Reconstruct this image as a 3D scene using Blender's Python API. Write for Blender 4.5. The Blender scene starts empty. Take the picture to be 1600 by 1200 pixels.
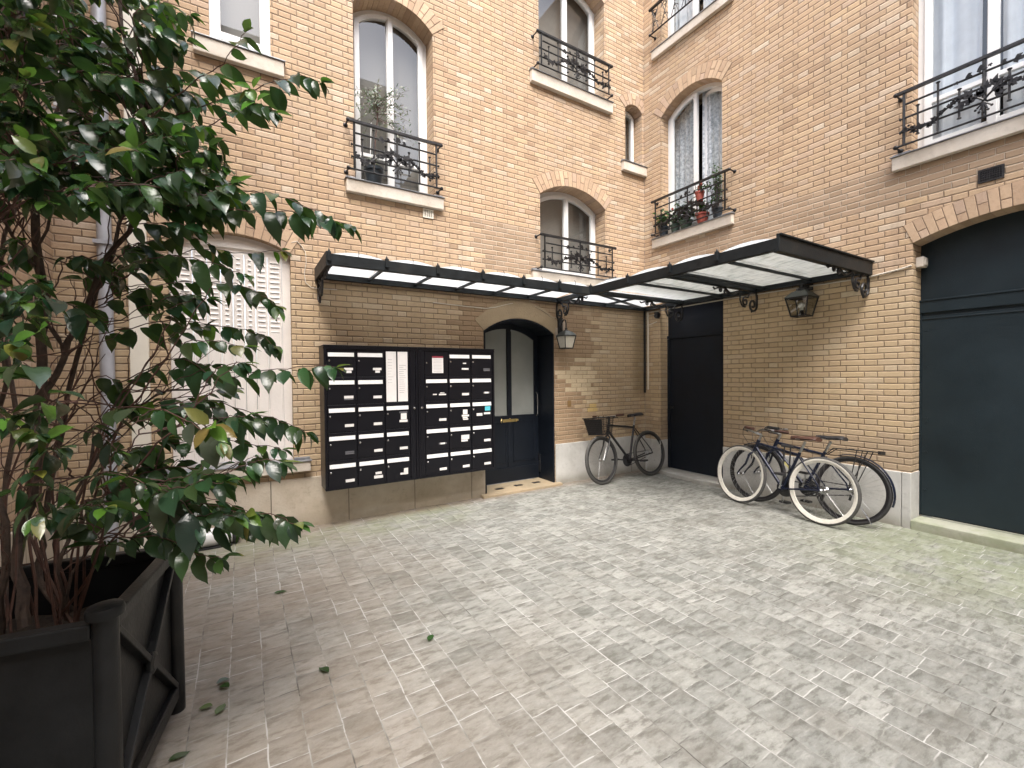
import bpy, bmesh, math, random
from mathutils import Vector, Matrix
from mathutils.geometry import tessellate_polygon
sc = bpy.context.scene
C = sc.collection
R = math.radians
# ------------------------------------------------------------------ camera
FPX = 689.65
pit, rol, yaw = R(-1.0203), R(-0.53707), R(31.4438)
fw = Vector((math.sin(yaw)*math.cos(pit), math.cos(yaw)*math.cos(pit), math.sin(pit)))
r0 = Vector((math.cos(yaw), -math.sin(yaw), 0)); u0 = r0.cross(fw)
rv = r0*math.cos(rol) + u0*math.sin(rol); uv = rv.cross(fw)
CAM = Vector((-5.46, -4.88, 1.5))
cam = bpy.data.cameras.new('camera'); co = bpy.data.objects.new('camera', cam); C.objects.link(co)
cam.sensor_width = 36; cam.sensor_fit = 'HORIZONTAL'; cam.lens = FPX/1600*36
cam.clip_start = 0.02; cam.clip_end = 500
co.matrix_world = Matrix(((rv.x, uv.x, -fw.x, CAM.x), (rv.y, uv.y, -fw.y, CAM.y), (rv.z, uv.z, -fw.z, CAM.z), (0, 0, 0, 1)))
sc.camera = co
# ------------------------------------------------------------------ light
w = bpy.data.worlds.new('World'); sc.world = w; w.use_nodes = True
nt = w.node_tree; bg = nt.nodes['Background']
sky = nt.nodes.new('ShaderNodeTexSky'); sky.sky_type = 'NISHITA'; sky.sun_disc = False
SUN_EL, SUN_ROT = R(58), R(205)
sky.sun_elevation = SUN_EL; sky.sun_rotation = SUN_ROT; sky.air_density = 1.0; sky.dust_density = 4.0; sky.ozone_density = 1.0
hs = nt.nodes.new('ShaderNodeHueSaturation'); hs.inputs['Saturation'].default_value = 0.6
nt.links.new(sky.outputs[0], hs.inputs['Color']); nt.links.new(hs.outputs[0], bg.inputs[0])
bg.inputs[1].default_value = 0.15
sl = bpy.data.lights.new('sun', 'SUN'); sl.energy = .8; sl.angle = R(40); sl.color = (1, .98, .95)
so = bpy.data.objects.new('sun', sl); C.objects.link(so)
sd = Vector((math.sin(SUN_ROT)*math.cos(SUN_EL), math.cos(SUN_ROT)*math.cos(SUN_EL), math.sin(SUN_EL)))
so.rotation_euler = sd.to_track_quat('Z', 'Y').to_euler(); so.location = sd*20
sc.view_settings.view_transform = 'Standard'; sc.view_settings.look = 'None'; sc.view_settings.gamma = 1
sc.view_settings.exposure = 2.1
sc.cycles.max_bounces = 10; sc.cycles.transparent_max_bounces = 16

def pp(x, y, wd):
    'point seen at photo pixel (1600 wide) at forward distance wd'
    return CAM + wd*(fw + rv*((x-800)/FPX) - uv*((y-600)/FPX))
# ------------------------------------------------------------------ helpers
class MB:
    def __init__(s): s.v = []; s.f = []; s.mi = []; s.col = []; s.cur = (1, 1, 1); s.m = 0
    def add(s, vs, fs):
        o = len(s.v); s.v += [tuple(p) for p in vs]; s.col += [s.cur]*len(vs)
        s.f += [tuple(o+i for i in f) for f in fs]; s.mi += [s.m]*len(fs)
    def box(s, a, b):
        x0, y0, z0 = [min(a[i], b[i]) for i in range(3)]; x1, y1, z1 = [max(a[i], b[i]) for i in range(3)]
        s.add([(x0,y0,z0),(x1,y0,z0),(x1,y1,z0),(x0,y1,z0),(x0,y0,z1),(x1,y0,z1),(x1,y1,z1),(x0,y1,z1)],
              [(0,3,2,1),(4,5,6,7),(0,1,5,4),(1,2,6,5),(2,3,7,6),(3,0,4,7)])
    def hexa(s, p):
        s.add(p, [(0,3,2,1),(4,5,6,7),(0,1,5,4),(1,2,6,5),(2,3,7,6),(3,0,4,7)])
    def bar(s, a, b, wdt, h, up=(0,0,1)):
        a = Vector(a); b = Vector(b); d = (b-a).normalized(); up = Vector(up)
        sx = d.cross(up)
        if sx.length < 1e-4: sx = d.cross(Vector((1,0,0)))
        sx.normalize(); sz = sx.cross(d); sx *= wdt/2; sz *= h/2
        s.hexa([a-sx-sz, a+sx-sz, b+sx-sz, b-sx-sz, a-sx+sz, a+sx+sz, b+sx+sz, b-sx+sz])
    def tube(s, pts, r, n=8, cap=True, closed=False):
        pts = [Vector(p) for p in pts]; m = len(pts)
        rs = r if isinstance(r, (list, tuple)) else [r]*m
        rings = []; prev = None
        for i in range(m):
            if closed: t = pts[(i+1) % m]-pts[i-1]
            else: t = (pts[min(i+1, m-1)]-pts[max(i-1, 0)])
            if t.length < 1e-9: t = Vector((0,0,1))
            t.normalize()
            if prev is None:
                prev = t.orthogonal().normalized()
                if abs(t.z) < .9: prev = t.cross(Vector((0,0,1))).normalized()
            prev = (prev - t*prev.dot(t))
            if prev.length < 1e-6: prev = t.orthogonal()
            prev.normalize(); q = t.cross(prev)
            rings.append([pts[i] + rs[i]*(prev*math.cos(2*math.pi*k/n)+q*math.sin(2*math.pi*k/n)) for k in range(n)])
        vs = [p for g in rings for p in g]; fs = []
        for i in range(m if closed else m-1):
            j = (i+1) % m
            for k in range(n): fs.append((i*n+k, i*n+(k+1) % n, j*n+(k+1) % n, j*n+k))
        if cap and not closed: fs += [tuple(range(n))[::-1], tuple((m-1)*n+k for k in range(n))]
        s.add(vs, fs)
    def lathe(s, c, axis, prof, n=16, cap=True):
        c = Vector(c); axis = Vector(axis).normalized(); a = axis.orthogonal().normalized(); b = axis.cross(a)
        if abs(axis.z) > .99: a = Vector((1,0,0)); b = Vector((0,1,0))
        vs = []; fs = []; m = len(prof)
        for r, h in prof:
            for k in range(n): vs.append(c+axis*h+r*(a*math.cos(2*math.pi*(k+.5)/n)+b*math.sin(2*math.pi*(k+.5)/n)))
        for i in range(m-1):
            for k in range(n): fs.append((i*n+k, i*n+(k+1) % n, (i+1)*n+(k+1) % n, (i+1)*n+k))
        if cap: fs += [tuple(range(n))[::-1], tuple((m-1)*n+k for k in range(n))]
        s.add(vs, fs)
    def ball(s, c, r, n=8, sz=1):
        s.lathe(c, (0,0,1), [(max(r*math.sin(math.pi*i/6), 1e-4), -sz*r*math.cos(math.pi*i/6)) for i in range(7)], n)
    def plate(s, outer, holes, mp, d0, d1, back=True):
        loops = [outer]+list(holes)
        flat = [p for l in loops for p in l]
        tris = tessellate_polygon([[Vector((p[0], p[1], 0)) for p in l] for l in loops])
        s.add([mp(p[0], p[1], d0) for p in flat], tris)
        if back: s.add([mp(p[0], p[1], d1) for p in flat], tris)
        for l in loops:
            n = len(l)
            s.add([mp(p[0], p[1], d0) for p in l]+[mp(p[0], p[1], d1) for p in l],
                  [(i, (i+1) % n, n+(i+1) % n, n+i) for i in range(n)])
    def build(s, name, mat, parent=None, smooth=False, bevel=0, weld=True, loc=None, normals=True):
        me = bpy.data.meshes.new(name); me.from_pydata(s.v, [], s.f); me.update()
        mats = mat if isinstance(mat, (list, tuple)) else [mat]
        for m in mats: me.materials.append(m)
        if len(mats) > 1: me.polygons.foreach_set('material_index', s.mi)
        if any(c != (1,1,1) for c in s.col):
            at = me.color_attributes.new('tone', 'FLOAT_COLOR', 'POINT')
            at.data.foreach_set('color', [k for c in s.col for k in (c[0], c[1], c[2], 1)])
        if weld or normals:
            bm = bmesh.new(); bm.from_mesh(me)
            if weld: bmesh.ops.remove_doubles(bm, verts=bm.verts, dist=1e-5)
            if normals: bmesh.ops.recalc_face_normals(bm, faces=bm.faces)
            bm.to_mesh(me); bm.free()
        if smooth:
            me.polygons.foreach_set('use_smooth', [True]*len(me.polygons))
        o = bpy.data.objects.new(name, me); C.objects.link(o)
        if parent is not None:
            o.parent = parent
            if not loc: o.matrix_parent_inverse = Matrix.Translation(-Vector(parent.location)) if parent.type == 'EMPTY' and parent.get('shift') else Matrix.Identity(4)
        if bevel:
            b = o.modifiers.new('bevel', 'BEVEL'); b.width = bevel; b.segments = 2; b.limit_method = 'ANGLE'; b.angle_limit = R(40)
            b.harden_normals = False
        if smooth and not bevel:
            try:
                me.set_sharp_from_angle(angle=R(40))
            except Exception: pass
        return o
def thing(name, label, cat, loc=(0,0,0), group=None, shift=True):
    'shift: children are given in world coordinates'
    o = bpy.data.objects.new(name, None); C.objects.link(o); o.location = loc
    o.empty_display_size = .1
    o['label'] = label; o['category'] = cat
    if shift: o['shift'] = 1
    if group: o['group'] = group
    return o
def tag(o, label, cat, group=None):
    o['label'] = label; o['category'] = cat
    if group: o['group'] = group
    return o
mA = lambda u, z, d: (u, d, z)          # wall A: plane y=0
mBw = lambda u, z, d: (d, u, z)         # wall B: plane x=0
XC = -6.72
mCw = lambda u, z, d: (XC-d, u, z)      # wall C
# ------------------------------------------------------------------ materials
class NT:
    def __init__(s, name):
        s.mat = bpy.data.materials.new(name); s.mat.use_nodes = True; s.t = s.mat.node_tree
        s.b = s.t.nodes['Principled BSDF']; s.out = s.t.nodes['Material Output']
    def n(s, typ, **kw):
        nd = s.t.nodes.new(typ)
        for k, v in kw.items(): setattr(nd, k, v)
        return nd
    def l(s, a, b): s.t.links.new(a, b)
    def put(s, sock, v):
        if isinstance(v, bpy.types.NodeSocket): s.l(v, sock)
        elif v is not None: sock.default_value = v
    def m(s, op, a, b=None, c=None, clamp=False):
        nd = s.n('ShaderNodeMath', operation=op); nd.use_clamp = clamp
        s.put(nd.inputs[0], a)
        if b is not None: s.put(nd.inputs[1], b)
        if c is not None: s.put(nd.inputs[2], c)
        return nd.outputs[0]
    def noise(s, vec, scale, detail=3, rough=.5, dim='3D', out=0):
        nd = s.n('ShaderNodeTexNoise'); nd.noise_dimensions = dim
        if vec is not None: s.l(vec, nd.inputs['Vector'])
        nd.inputs['Scale'].default_value = scale; nd.inputs['Detail'].default_value = detail; nd.inputs['Roughness'].default_value = rough
        return nd.outputs[out]
    def ramp(s, f, stops, interp='LINEAR'):
        nd = s.n('ShaderNodeValToRGB'); cr = nd.color_ramp; cr.interpolation = interp
        while len(cr.elements) < len(stops): cr.elements.new(.5)
        for e, (p, c) in zip(cr.elements, stops):
            e.position = p; e.color = (*c, 1) if len(c) == 3 else c
        s.l(f, nd.inputs[0]); return nd.outputs[0]
    def mix(s, f, a, b, typ='MIX'):
        nd = s.n('ShaderNodeMix', data_type='RGBA', blend_type=typ)
        s.put(nd.inputs[0], f)
        for i, v in ((6, a), (7, b)):
            if isinstance(v, tuple): v = (*v, 1) if len(v) == 3 else v
            s.put(nd.inputs[i], v)
        return nd.outputs[2]
    def pos(s): return s.n('ShaderNodeNewGeometry').outputs['Position']
    def sep(s, v):
        nd = s.n('ShaderNodeSeparateXYZ'); s.l(v, nd.inputs[0]); return nd.outputs
    def comb(s, x, y, z=0.):
        nd = s.n('ShaderNodeCombineXYZ'); s.put(nd.inputs[0], x); s.put(nd.inputs[1], y); s.put(nd.inputs[2], z); return nd.outputs[0]
    def bump(s, h, dist=.01, strength=1.):
        nd = s.n('ShaderNodeBump'); nd.inputs['Distance'].default_value = dist; nd.inputs['Strength'].default_value = strength
        s.l(h, nd.inputs['Height']); s.l(nd.outputs[0], s.b.inputs['Normal']); return nd
    def sst(s, v, a, b):
        nd = s.n('ShaderNodeMapRange', interpolation_type='SMOOTHSTEP')
        s.put(nd.inputs[0], v); nd.inputs[1].default_value = a; nd.inputs[2].default_value = b
        return nd.outputs[0]
def setp(b, col=None, rough=None, metal=None, spec=None, **kw):
    if col is not None: b.inputs['Base Color'].default_value = (*col, 1)
    if rough is not None: b.inputs['Roughness'].default_value = rough
    if metal is not None: b.inputs['Metallic'].default_value = metal
    if spec is not None: b.inputs['Specular IOR Level'].default_value = spec
    for k, v in kw.items(): b.inputs[k].default_value = v
def paint(name, col, rough=.4, metal=0., var=.25, scale=9., bump=.0015, bscale=60, dirt=None, spec=.5):
    'painted / plain surface with mottling, faint streaks and micro bump'
    t = NT(name); p = t.pos()
    a = t.noise(p, scale, 5, .6)
    c2 = tuple(max(0, k*(1-var)) for k in col); c3 = tuple(min(1, k*(1+var)) for k in col)
    col_o = t.ramp(a, [(.3, c2), (.5, col), (.72, c3)])
    if dirt:
        d = t.noise(p, 2.3, 6, .65); col_o = t.mix(t.sst(d, .52, .72), col_o, dirt)
    t.l(col_o, t.b.inputs['Base Color'])
    setp(t.b, None, rough, metal, spec)
    rr = t.m('MULTIPLY_ADD', a, .3, rough-.15); t.l(rr, t.b.inputs['Roughness'])
    if bump: t.bump(t.noise(p, bscale, 4, .6), bump)
    return t.mat

def flem(t, u, v, pitch, s, h, mort, offs=.5):
    'flemish-like bond: returns mortar mask (1 on brick), id vector, centre u, centre v'
    vv = t.m('DIVIDE', v, pitch); row = t.m('FLOOR', vv); vf = t.m('MULTIPLY', t.m('FRACT', vv), pitch)
    P = s+h
    wn = t.n('ShaderNodeTexWhiteNoise', noise_dimensions='1D'); t.l(row, wn.inputs['W'])
    par = t.m('MODULO', row, 2.)
    par = t.m('ABSOLUTE', par)
    uo = t.m('ADD', u, t.m('MULTIPLY', par, P*offs)); 
    q = t.m('DIVIDE', uo, P); k = t.m('FLOOR', q); uf = t.m('MULTIPLY', t.m('FRACT', q), P)
    ish = t.m('GREATER_THAN', uf, s)
    lx = t.m('SUBTRACT', uf, t.m('MULTIPLY', ish, s)); wd = t.m('ADD', s, t.m('MULTIPLY', ish, h-s))
    ex = t.m('MINIMUM', lx, t.m('SUBTRACT', wd, lx)); ez = t.m('MINIMUM', vf, t.m('SUBTRACT', pitch, vf))
    idv = t.comb(t.m('ADD', t.m('MULTIPLY', k, 2.), ish), row, 0.)
    e = t.m('MINIMUM', t.m('MULTIPLY', ex, 1.35), ez)
    cu = t.m('ADD', t.m('SUBTRACT', u, lx), t.m('MULTIPLY', wd, .5)); cv = t.m('MULTIPLY', t.m('ADD', row, .5), pitch)
    return e, idv, cu, cv, ez
def band(t, x, a, b):
    return t.m('MULTIPLY', t.m('GREATER_THAN', x, a), t.m('LESS_THAN', x, b))
def brick_mat(name, zones=None, tint=(1,1,1)):
    t = NT(name); p = t.pos(); X, Y, Z = t.sep(p)
    wob = t.noise(p, 6., 3, .6, out=1); wx, wy, wz = t.sep(wob)
    u = t.m('ADD', t.m('ADD', X, Y), t.m('MULTIPLY', t.m('SUBTRACT', wx, .5), .006))
    v = t.m('ADD', Z, t.m('MULTIPLY', t.m('SUBTRACT', wy, .5), .005))
    e, idv, cu, cv, ez = flem(t, u, v, .0605, .214, .108, .006)
    wn = t.n('ShaderNodeTexWhiteNoise', noise_dimensions='3D'); t.l(idv, wn.inputs['Vector'])
    rc = t.n('ShaderNodeSeparateColor'); t.l(wn.outputs['Color'], rc.inputs[0])
    stops = [(0., (.36,.245,.16)), (.06, (.44,.305,.20)), (.3, (.475,.335,.22)), (.55, (.50,.355,.235)), (.72, (.49,.36,.265)), (.86, (.53,.38,.24)), (.95, (.53,.41,.31)), (1., (.58,.48,.37))]
    stops = [(a, tuple(c*k for c, k in zip(cc, tint))) for a, cc in stops]
    bc = t.ramp(rc.outputs[0], stops)
    big = t.noise(p, .9, 5, .6); bc = t.mix(t.sst(big, .42, .75), bc, t.mix(.5, bc, (.40,.30,.20)), 'MIX')
    # mottled face of each brick
    fn = t.noise(p, 38, 5, .7); bc = t.mix(t.m('MULTIPLY', t.sst(fn, .45, .8), .4), bc, (.27,.175,.11))
    fn2 = t.noise(p, 90, 3, .6); bc = t.mix(t.m('MULTIPLY', t.sst(fn2, .62, .75), .25), bc, (.65,.55,.42))
    sp = t.comb(t.m('MULTIPLY', t.m('ADD', X, Y), 5.), 0., t.m('MULTIPLY', Z, .55)); stn = t.noise(sp, 1., 5, .65)
    bc = t.mix(t.m('MULTIPLY', t.sst(stn, .50, .74), .34), bc, (.27,.205,.145))
    mort = t.ramp(t.noise(p, 5, 4, .6), [(.35, (.17,.12,.085)), (.7, (.31,.235,.165))])  # mortar tone with the recess shadow of the joints painted in
    if zones == 'A':
        # browned and repainted area round the arched door
        rag = t.m('MULTIPLY', t.m('SUBTRACT', rc.outputs[1], .5), .22)
        cu2 = t.m('ADD', cu, rag)
        z1 = t.m('MULTIPLY', band(t, cu2, -3.22, -1.08), band(t, cv, 1.74, 2.47))
        z2 = t.m('MULTIPLY', band(t, cu2, -3.22, -1.28), band(t, cv, .4, 1.76))
        z2 = t.m('MULTIPLY', z2, t.m('GREATER_THAN', cu, -1.85))
        zz = t.m('MAXIMUM', z1, z2)
        bc = t.mix(t.m('MULTIPLY', zz, .93), bc, t.ramp(t.noise(p, 3, 4), [(.3, (.30,.205,.125)), (.7, (.36,.25,.155))]))
        mort = t.mix(t.m('MULTIPLY', z1, .85), mort, (.22,.145,.085))
        mort = t.mix(z2, mort, (.42,.33,.23))
        # olive look of the canopy-shaded wall, painted into the brick colour
        z3 = t.m('MULTIPLY', t.m('LESS_THAN', cv, 2.5), t.m('SUBTRACT', 1., zz))
        bc = t.mix(t.m('MULTIPLY', z3, .40), bc, (.50,.39,.235))
        z4 = t.m('MULTIPLY', band(t, cu2, -3.0, -2.03), band(t, cv, 2.85, 3.42))
        # damp streak by the corner pipe
        ds = t.m('MULTIPLY', t.m('SUBTRACT', 1., t.sst(t.m('ABSOLUTE', t.m('ADD', X, .13)), .03, .22)), t.m('MULTIPLY', t.sst(Z, 1.1, 1.3), t.sst(t.m('MULTIPLY', Z, -1.), -2.6, -2.4)))
        bc = t.mix(t.m('MULTIPLY', ds, .55), bc, (.17,.125,.06))
    elif zones == 'B':
        rag = t.m('MULTIPLY', t.m('SUBTRACT', rc.outputs[1], .5), .25)
        z4 = t.m('MULTIPLY', t.m('LESS_THAN', t.m('ADD', cu, rag), -1.35), band(t, cv, 3.13, 3.5))
        z4b = t.m('MULTIPLY', band(t, t.m('ADD', cu, rag), -1.5, -.4), band(t, cv, 3.13, 3.36))
        z4 = t.m('MAXIMUM', z4, z4b)
        z3 = t.m('LESS_THAN', cv, 2.5)
        bc = t.mix(t.m('MULTIPLY', z3, .40), bc, (.52,.41,.24))  # tone of the wall in the canopy's shade, mixed into the brick
        z5 = t.m('LESS_THAN', t.m('ADD', cv, rag), .85)
        bc = t.mix(t.m('MULTIPLY', z5, .5), bc, (.36,.27,.19))
    if zones:
        bc = t.mix(t.m('MULTIPLY', z4, .8), bc, t.ramp(rc.outputs[2], [(0., (.27,.19,.125)), (1., (.38,.275,.19))]))
        mort = t.mix(z4, mort, (.50,.42,.33))
        lowg = t.m('MULTIPLY', t.sst(t.noise(p, 4, 5, .7), .5, .75), t.m('SUBTRACT', 1., t.sst(Z, .5, 1.1)))
        bc = t.mix(t.m('MULTIPLY', lowg, .35), bc, (.17,.14,.09))
    on = t.sst(e, .0014, .0052)
    col = t.mix(on, mort, bc); t.l(col, t.b.inputs['Base Color'])
    setp(t.b, None, .86, 0, .3)
    tilt = t.m('MULTIPLY', rc.outputs[2], .35)
    h = t.m('MULTIPLY_ADD', t.sst(e, .0015, .010), 1., t.m('MULTIPLY_ADD', fn, .35, tilt))
    t.bump(h, .007, .9)
    return t.mat
M = {}
M['brickA'] = brick_mat('brick_front', 'A', (1.0,1.008,.995)); M['brickB'] = brick_mat('brick_side', 'B', (1.0,1.005,.985)); M['brickC'] = brick_mat('brick_plain')
def vouss():
    t = NT('arch_brick'); p = t.pos(); at = t.n('ShaderNodeAttribute', attribute_name='tone')
    fn = t.noise(p, 30, 5, .7); c = t.mix(t.m('MULTIPLY', t.sst(fn, .45, .8), .4), at.outputs['Color'], (.28,.18,.11))
    t.l(c, t.b.inputs['Base Color']); setp(t.b, None, .86, 0, .3); t.bump(fn, .004); return t.mat
M['vouss'] = vouss()
def stone(name, a, b, c, joints=None, rough=.75, green=0.):
    t = NT(name); p = t.pos(); X, Y, Z = t.sep(p)
    n1 = t.noise(p, 2.2, 6, .62); n2 = t.noise(p, 22, 5, .65)
    col = t.ramp(n1, [(.32, a), (.5, b), (.7, c)])
    col = t.mix(t.m('MULTIPLY', t.sst(n2, .5, .8), .35), col, tuple(k*.55 for k in a))
    h = n2
    low = t.m('MULTIPLY', t.m('SUBTRACT', 1., t.sst(Z, .0, .16)), t.sst(n1, .25, .6))
    col = t.mix(t.m('MULTIPLY', low, .65), col, (.16,.14,.09))
    if green:
        g = t.m('MULTIPLY', t.sst(t.noise(p, 3.5, 5, .7), .40, .62), green); col = t.mix(g, col, (.19,.24,.10))
    if joints:
        u = t.m('ADD', X, Y); fr = t.m('MULTIPLY', t.m('FRACT', t.m('DIVIDE', t.m('ADD', u, joints[1]), joints[0])), joints[0])
        e = t.m('MINIMUM', fr, t.m('SUBTRACT', joints[0], fr)); on = t.sst(e, .001, .005)
        col = t.mix(on, (.12,.10,.08), col); h = t.m('ADD', t.m('MULTIPLY', on, 1.5), n2)
    t.l(col, t.b.inputs['Base Color']); setp(t.b, None, rough, 0, .35); t.bump(h, .004)
    return t.mat
M['stoneA'] = stone('plinth_stone_warm', (.40,.34,.26), (.50,.43,.34), (.60,.54,.45), (.72, .22))
M['stoneB'] = stone('plinth_stone_pale', (.44,.43,.40), (.53,.52,.49), (.60,.59,.56), (1.9, 2.25))
M['sill'] = stone('sill_stone', (.50,.44,.36), (.62,.56,.48), (.70,.65,.57))
M['step'] = stone('step_stone', (.36,.37,.29), (.46,.47,.38), (.52,.52,.46), green=.34)
M['thresh'] = stone('threshold_stone', (.40,.30,.19), (.50,.39,.26), (.56,.45,.31))
M['lead'] = paint('lead_flashing', (.30,.31,.33), .45, .6, .3)
M['white'] = paint('white_window_paint', (.78,.78,.77), .35, 0, .05, 5)
M['shutter'] = paint('shutter_paint', (.80,.755,.71), .45, 0, .08, 3)
M['iron'] = paint('black_iron', (.022,.021,.022), .42, .3, .5, 20, .001)
M['iron2'] = paint('canopy_paint', (.010,.013,.015), .5, 0., .4, 12, .001, dirt=(.022,.023,.022), spec=.3)
M['doorp'] = paint('dark_door_paint', (.007,.010,.016), .42, 0, .2, 4, .0005, spec=.3)
M['gatep'] = paint('gate_paint', (.010,.019,.024), .45, 0, .2, 3, .0012, 260, spec=.35)
M['boxp'] = paint('mailbox_lacquer', (.006,.006,.009), .34, 0, .05, 1., .0, spec=.3)
M['alu'] = paint('white_flap', (.80,.80,.79), .35, 0, .05, 10, 0)
M['chrome'] = paint('chrome', (.6,.6,.6), .22, 1., .1, 10, 0)
M['brass'] = paint('brass', (.75,.58,.26), .3, 1., .15, 10, 0)
M['paper'] = paint('paper', (.74,.72,.70), .7, 0, .05, 20, 0)
M['greylabel'] = paint('grey_label', (.12,.12,.13), .5, 0, .1, 20, 0)
M['red'] = paint('dark_red_print', (.28,.03,.05), .6, 0, .1, 20, 0)
M['cyan'] = paint('cyan_sticker', (.10,.52,.62), .5, 0, .1, 20, 0)
M['ink_shade'] = paint('print_and_slit_shade', (.35,.34,.34), .7, 0, .2, 50, 0)  # printed lines, and the painted shade in the louvre slits
M['cable'] = paint('cream_cable', (.62,.56,.46), .5, 0, .1, 10, 0)
M['greypipe'] = paint('grey_pipe', (.38,.39,.42), .4, .2, .15, 6, .001)
M['creampipe'] = paint('cream_duct', (.76,.72,.62), .5, 0, .08, 4, .001)
M['rubber'] = paint('tyre_rubber', (.028,.027,.027), .7, 0, .25, 30, .001)
M['rubberg'] = paint('grey_tyre_rubber', (.062,.060,.056), .7, 0, .25, 30, .001)
M['cream'] = paint('cream_tyre_wall', (.70,.67,.59), .6, 0, .1, 30, 0)
M['bnavy'] = paint('navy_frame_paint', (.008,.012,.028), .3, .2, .2, 20, 0)
M['bblack'] = paint('black_frame_paint', (.012,.011,.013), .38, 0., .2, 20, 0)
M['byellow'] = paint('yellow_decal', (.62,.55,.22), .4, 0, .1, 20, 0)
M['steel'] = paint('bike_steel', (.42,.42,.42), .3, 1., .15, 20, 0)
M['brown'] = paint('brown_leather', (.07,.032,.022), .5, 0, .3, 30, .001)
M['plastic'] = paint('black_plastic', (.02,.02,.022), .5, 0, .3, 20, .001)
M['planter'] = paint('planter_paint', (.009,.010,.011), .42, 0, .4, 8, .0012, dirt=(.028,.025,.021), spec=.3)
M['soil'] = paint('soil', (.035,.024,.016), .95, 0, .6, 30, .02, 25)
M['bark'] = paint('bark', (.062,.042,.032), .85, 0, .5, 30, .006, 40)
M['twig'] = paint('twig_bark', (.075,.036,.026), .7, 0, .4, 30, .001)
M['terra'] = paint('terracotta', (.30,.065,.045), .6, 0, .2, 20, .001)
M['potdark'] = paint('dark_pot', (.03,.04,.05), .45, 0, .3, 20, .001)
M['potgreen'] = paint('green_trough', (.045,.075,.055), .6, 0, .2, 20, .001)
M['blind'] = paint('taupe_blind', (.20,.185,.165), .8, 0, .08, 2, .001)
M['dark'] = paint('room_and_vent_shade', (.03,.028,.026), .9, 0, .2, 3, 0)
M['frost'] = paint('frosted_pane', (.27,.28,.26), .22, 0, .12, 2.2, .0008)
M['opal'] = paint('opal_glass', (.55,.52,.44), .2, 0, .1, 20, 0)
M['tan'] = paint('tan_render', (.42,.34,.26), .8, 0, .15, 2, .004)
M['mortar'] = paint('arch_mortar', (.22,.16,.11), .9, 0, .3, 20, .002)
def lace():
    t = NT('lace_curtain'); p = t.pos(); n = t.noise(p, 26, 4, .7); n2 = t.noise(p, 7, 3, .5)
    c = t.ramp(n, [(.38, (.36,.40,.44)), (.6, (.72,.75,.77))]); t.l(c, t.b.inputs['Base Color']); setp(t.b, None, .9, 0, .1)
    t.bump(n, .004); return t.mat
M['lace'] = lace()
M['sheer'] = paint('sheer_curtain', (.74,.76,.79), .9, 0, .08, 6, .002)
def schlick(t, k=1.8):
    lw = t.n('ShaderNodeLayerWeight'); lw.inputs[0].default_value = .5
    # facing with blend .5 is 1-|cos|; Schlick for two air/glass faces
    return t.m('MULTIPLY_ADD', t.m('POWER', lw.outputs['Facing'], 5.), 1., .043*k, clamp=True)
def glass(name, tint, f0=.0, rough=.0, reflect=1.):
    t = NT(name); t.t.nodes.remove(t.b)
    g = t.n('ShaderNodeBsdfGlossy'); g.inputs['Roughness'].default_value = rough; g.inputs['Color'].default_value = (reflect,)*3+(1,)
    tr = t.n('ShaderNodeBsdfTransparent'); tr.inputs[0].default_value = (*tint, 1)
    f = t.m('ADD', schlick(t), f0, clamp=True)
    bp = t.n('ShaderNodeBump'); bp.inputs['Distance'].default_value = .004; bp.inputs['Strength'].default_value = .2
    t.l(t.noise(t.pos(), 2.2, 1, .4), bp.inputs['Height']); t.l(bp.outputs[0], g.inputs['Normal'])
    mx = t.n('ShaderNodeMixShader'); t.l(f, mx.inputs[0]); t.l(tr.outputs[0], mx.inputs[1]); t.l(g.outputs[0], mx.inputs[2])
    t.l(mx.outputs[0], t.out.inputs[0]); return t.mat
M['glass'] = glass('window_glass', (.86,.88,.88)); M['lglass'] = glass('lantern_glass', (.75,.75,.7), .05)
def canopy_glass():
    t = NT('wired_roof_glass'); t.t.nodes.remove(t.b); p = t.pos()
    mp = t.n('ShaderNodeMapping'); mp.inputs['Scale'].default_value = (3., 1.2, 1); t.l(p, mp.inputs[0])
    n = t.noise(mp.outputs[0], 5, 6, .7)
    X, Y, Z = t.sep(p)
    side = t.m('MULTIPLY', t.sst(X, -1.9, -1.3), t.sst(t.m('MULTIPLY', Y, -1.), .5, 1.1))
    clean = t.ramp(n, [(.3, (.84,.88,.91)), (.7, (.93,.95,.97))])
    dirty = t.ramp(n, [(.34, (.42,.445,.425)), (.5, (.60,.615,.60)), (.7, (.69,.70,.69))])
    c = t.mix(side, clean, dirty)
    tl = t.n('ShaderNodeBsdfTranslucent'); t.l(c, tl.inputs[0])
    tr = t.n('ShaderNodeBsdfTransparent'); t.l(c, tr.inputs[0])
    df = t.n('ShaderNodeBsdfDiffuse'); t.l(c, df.inputs[0])
    g = t.n('ShaderNodeBsdfGlossy'); g.inputs[1].default_value = .15
    m0 = t.n('ShaderNodeMixShader'); m0.inputs[0].default_value = .10; t.l(tl.outputs[0], m0.inputs[1]); t.l(tr.outputs[0], m0.inputs[2])
    m1 = t.n('ShaderNodeMixShader'); m1.inputs[0].default_value = .12; t.l(m0.outputs[0], m1.inputs[1]); t.l(df.outputs[0], m1.inputs[2])
    m2 = t.n('ShaderNodeMixShader'); t.l(schlick(t, 1.), m2.inputs[0]); t.l(m1.outputs[0], m2.inputs[1]); t.l(g.outputs[0], m2.inputs[2])
    t.l(m2.outputs[0], t.out.inputs[0]); return t.mat
M['cglass'] = canopy_glass()
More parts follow.
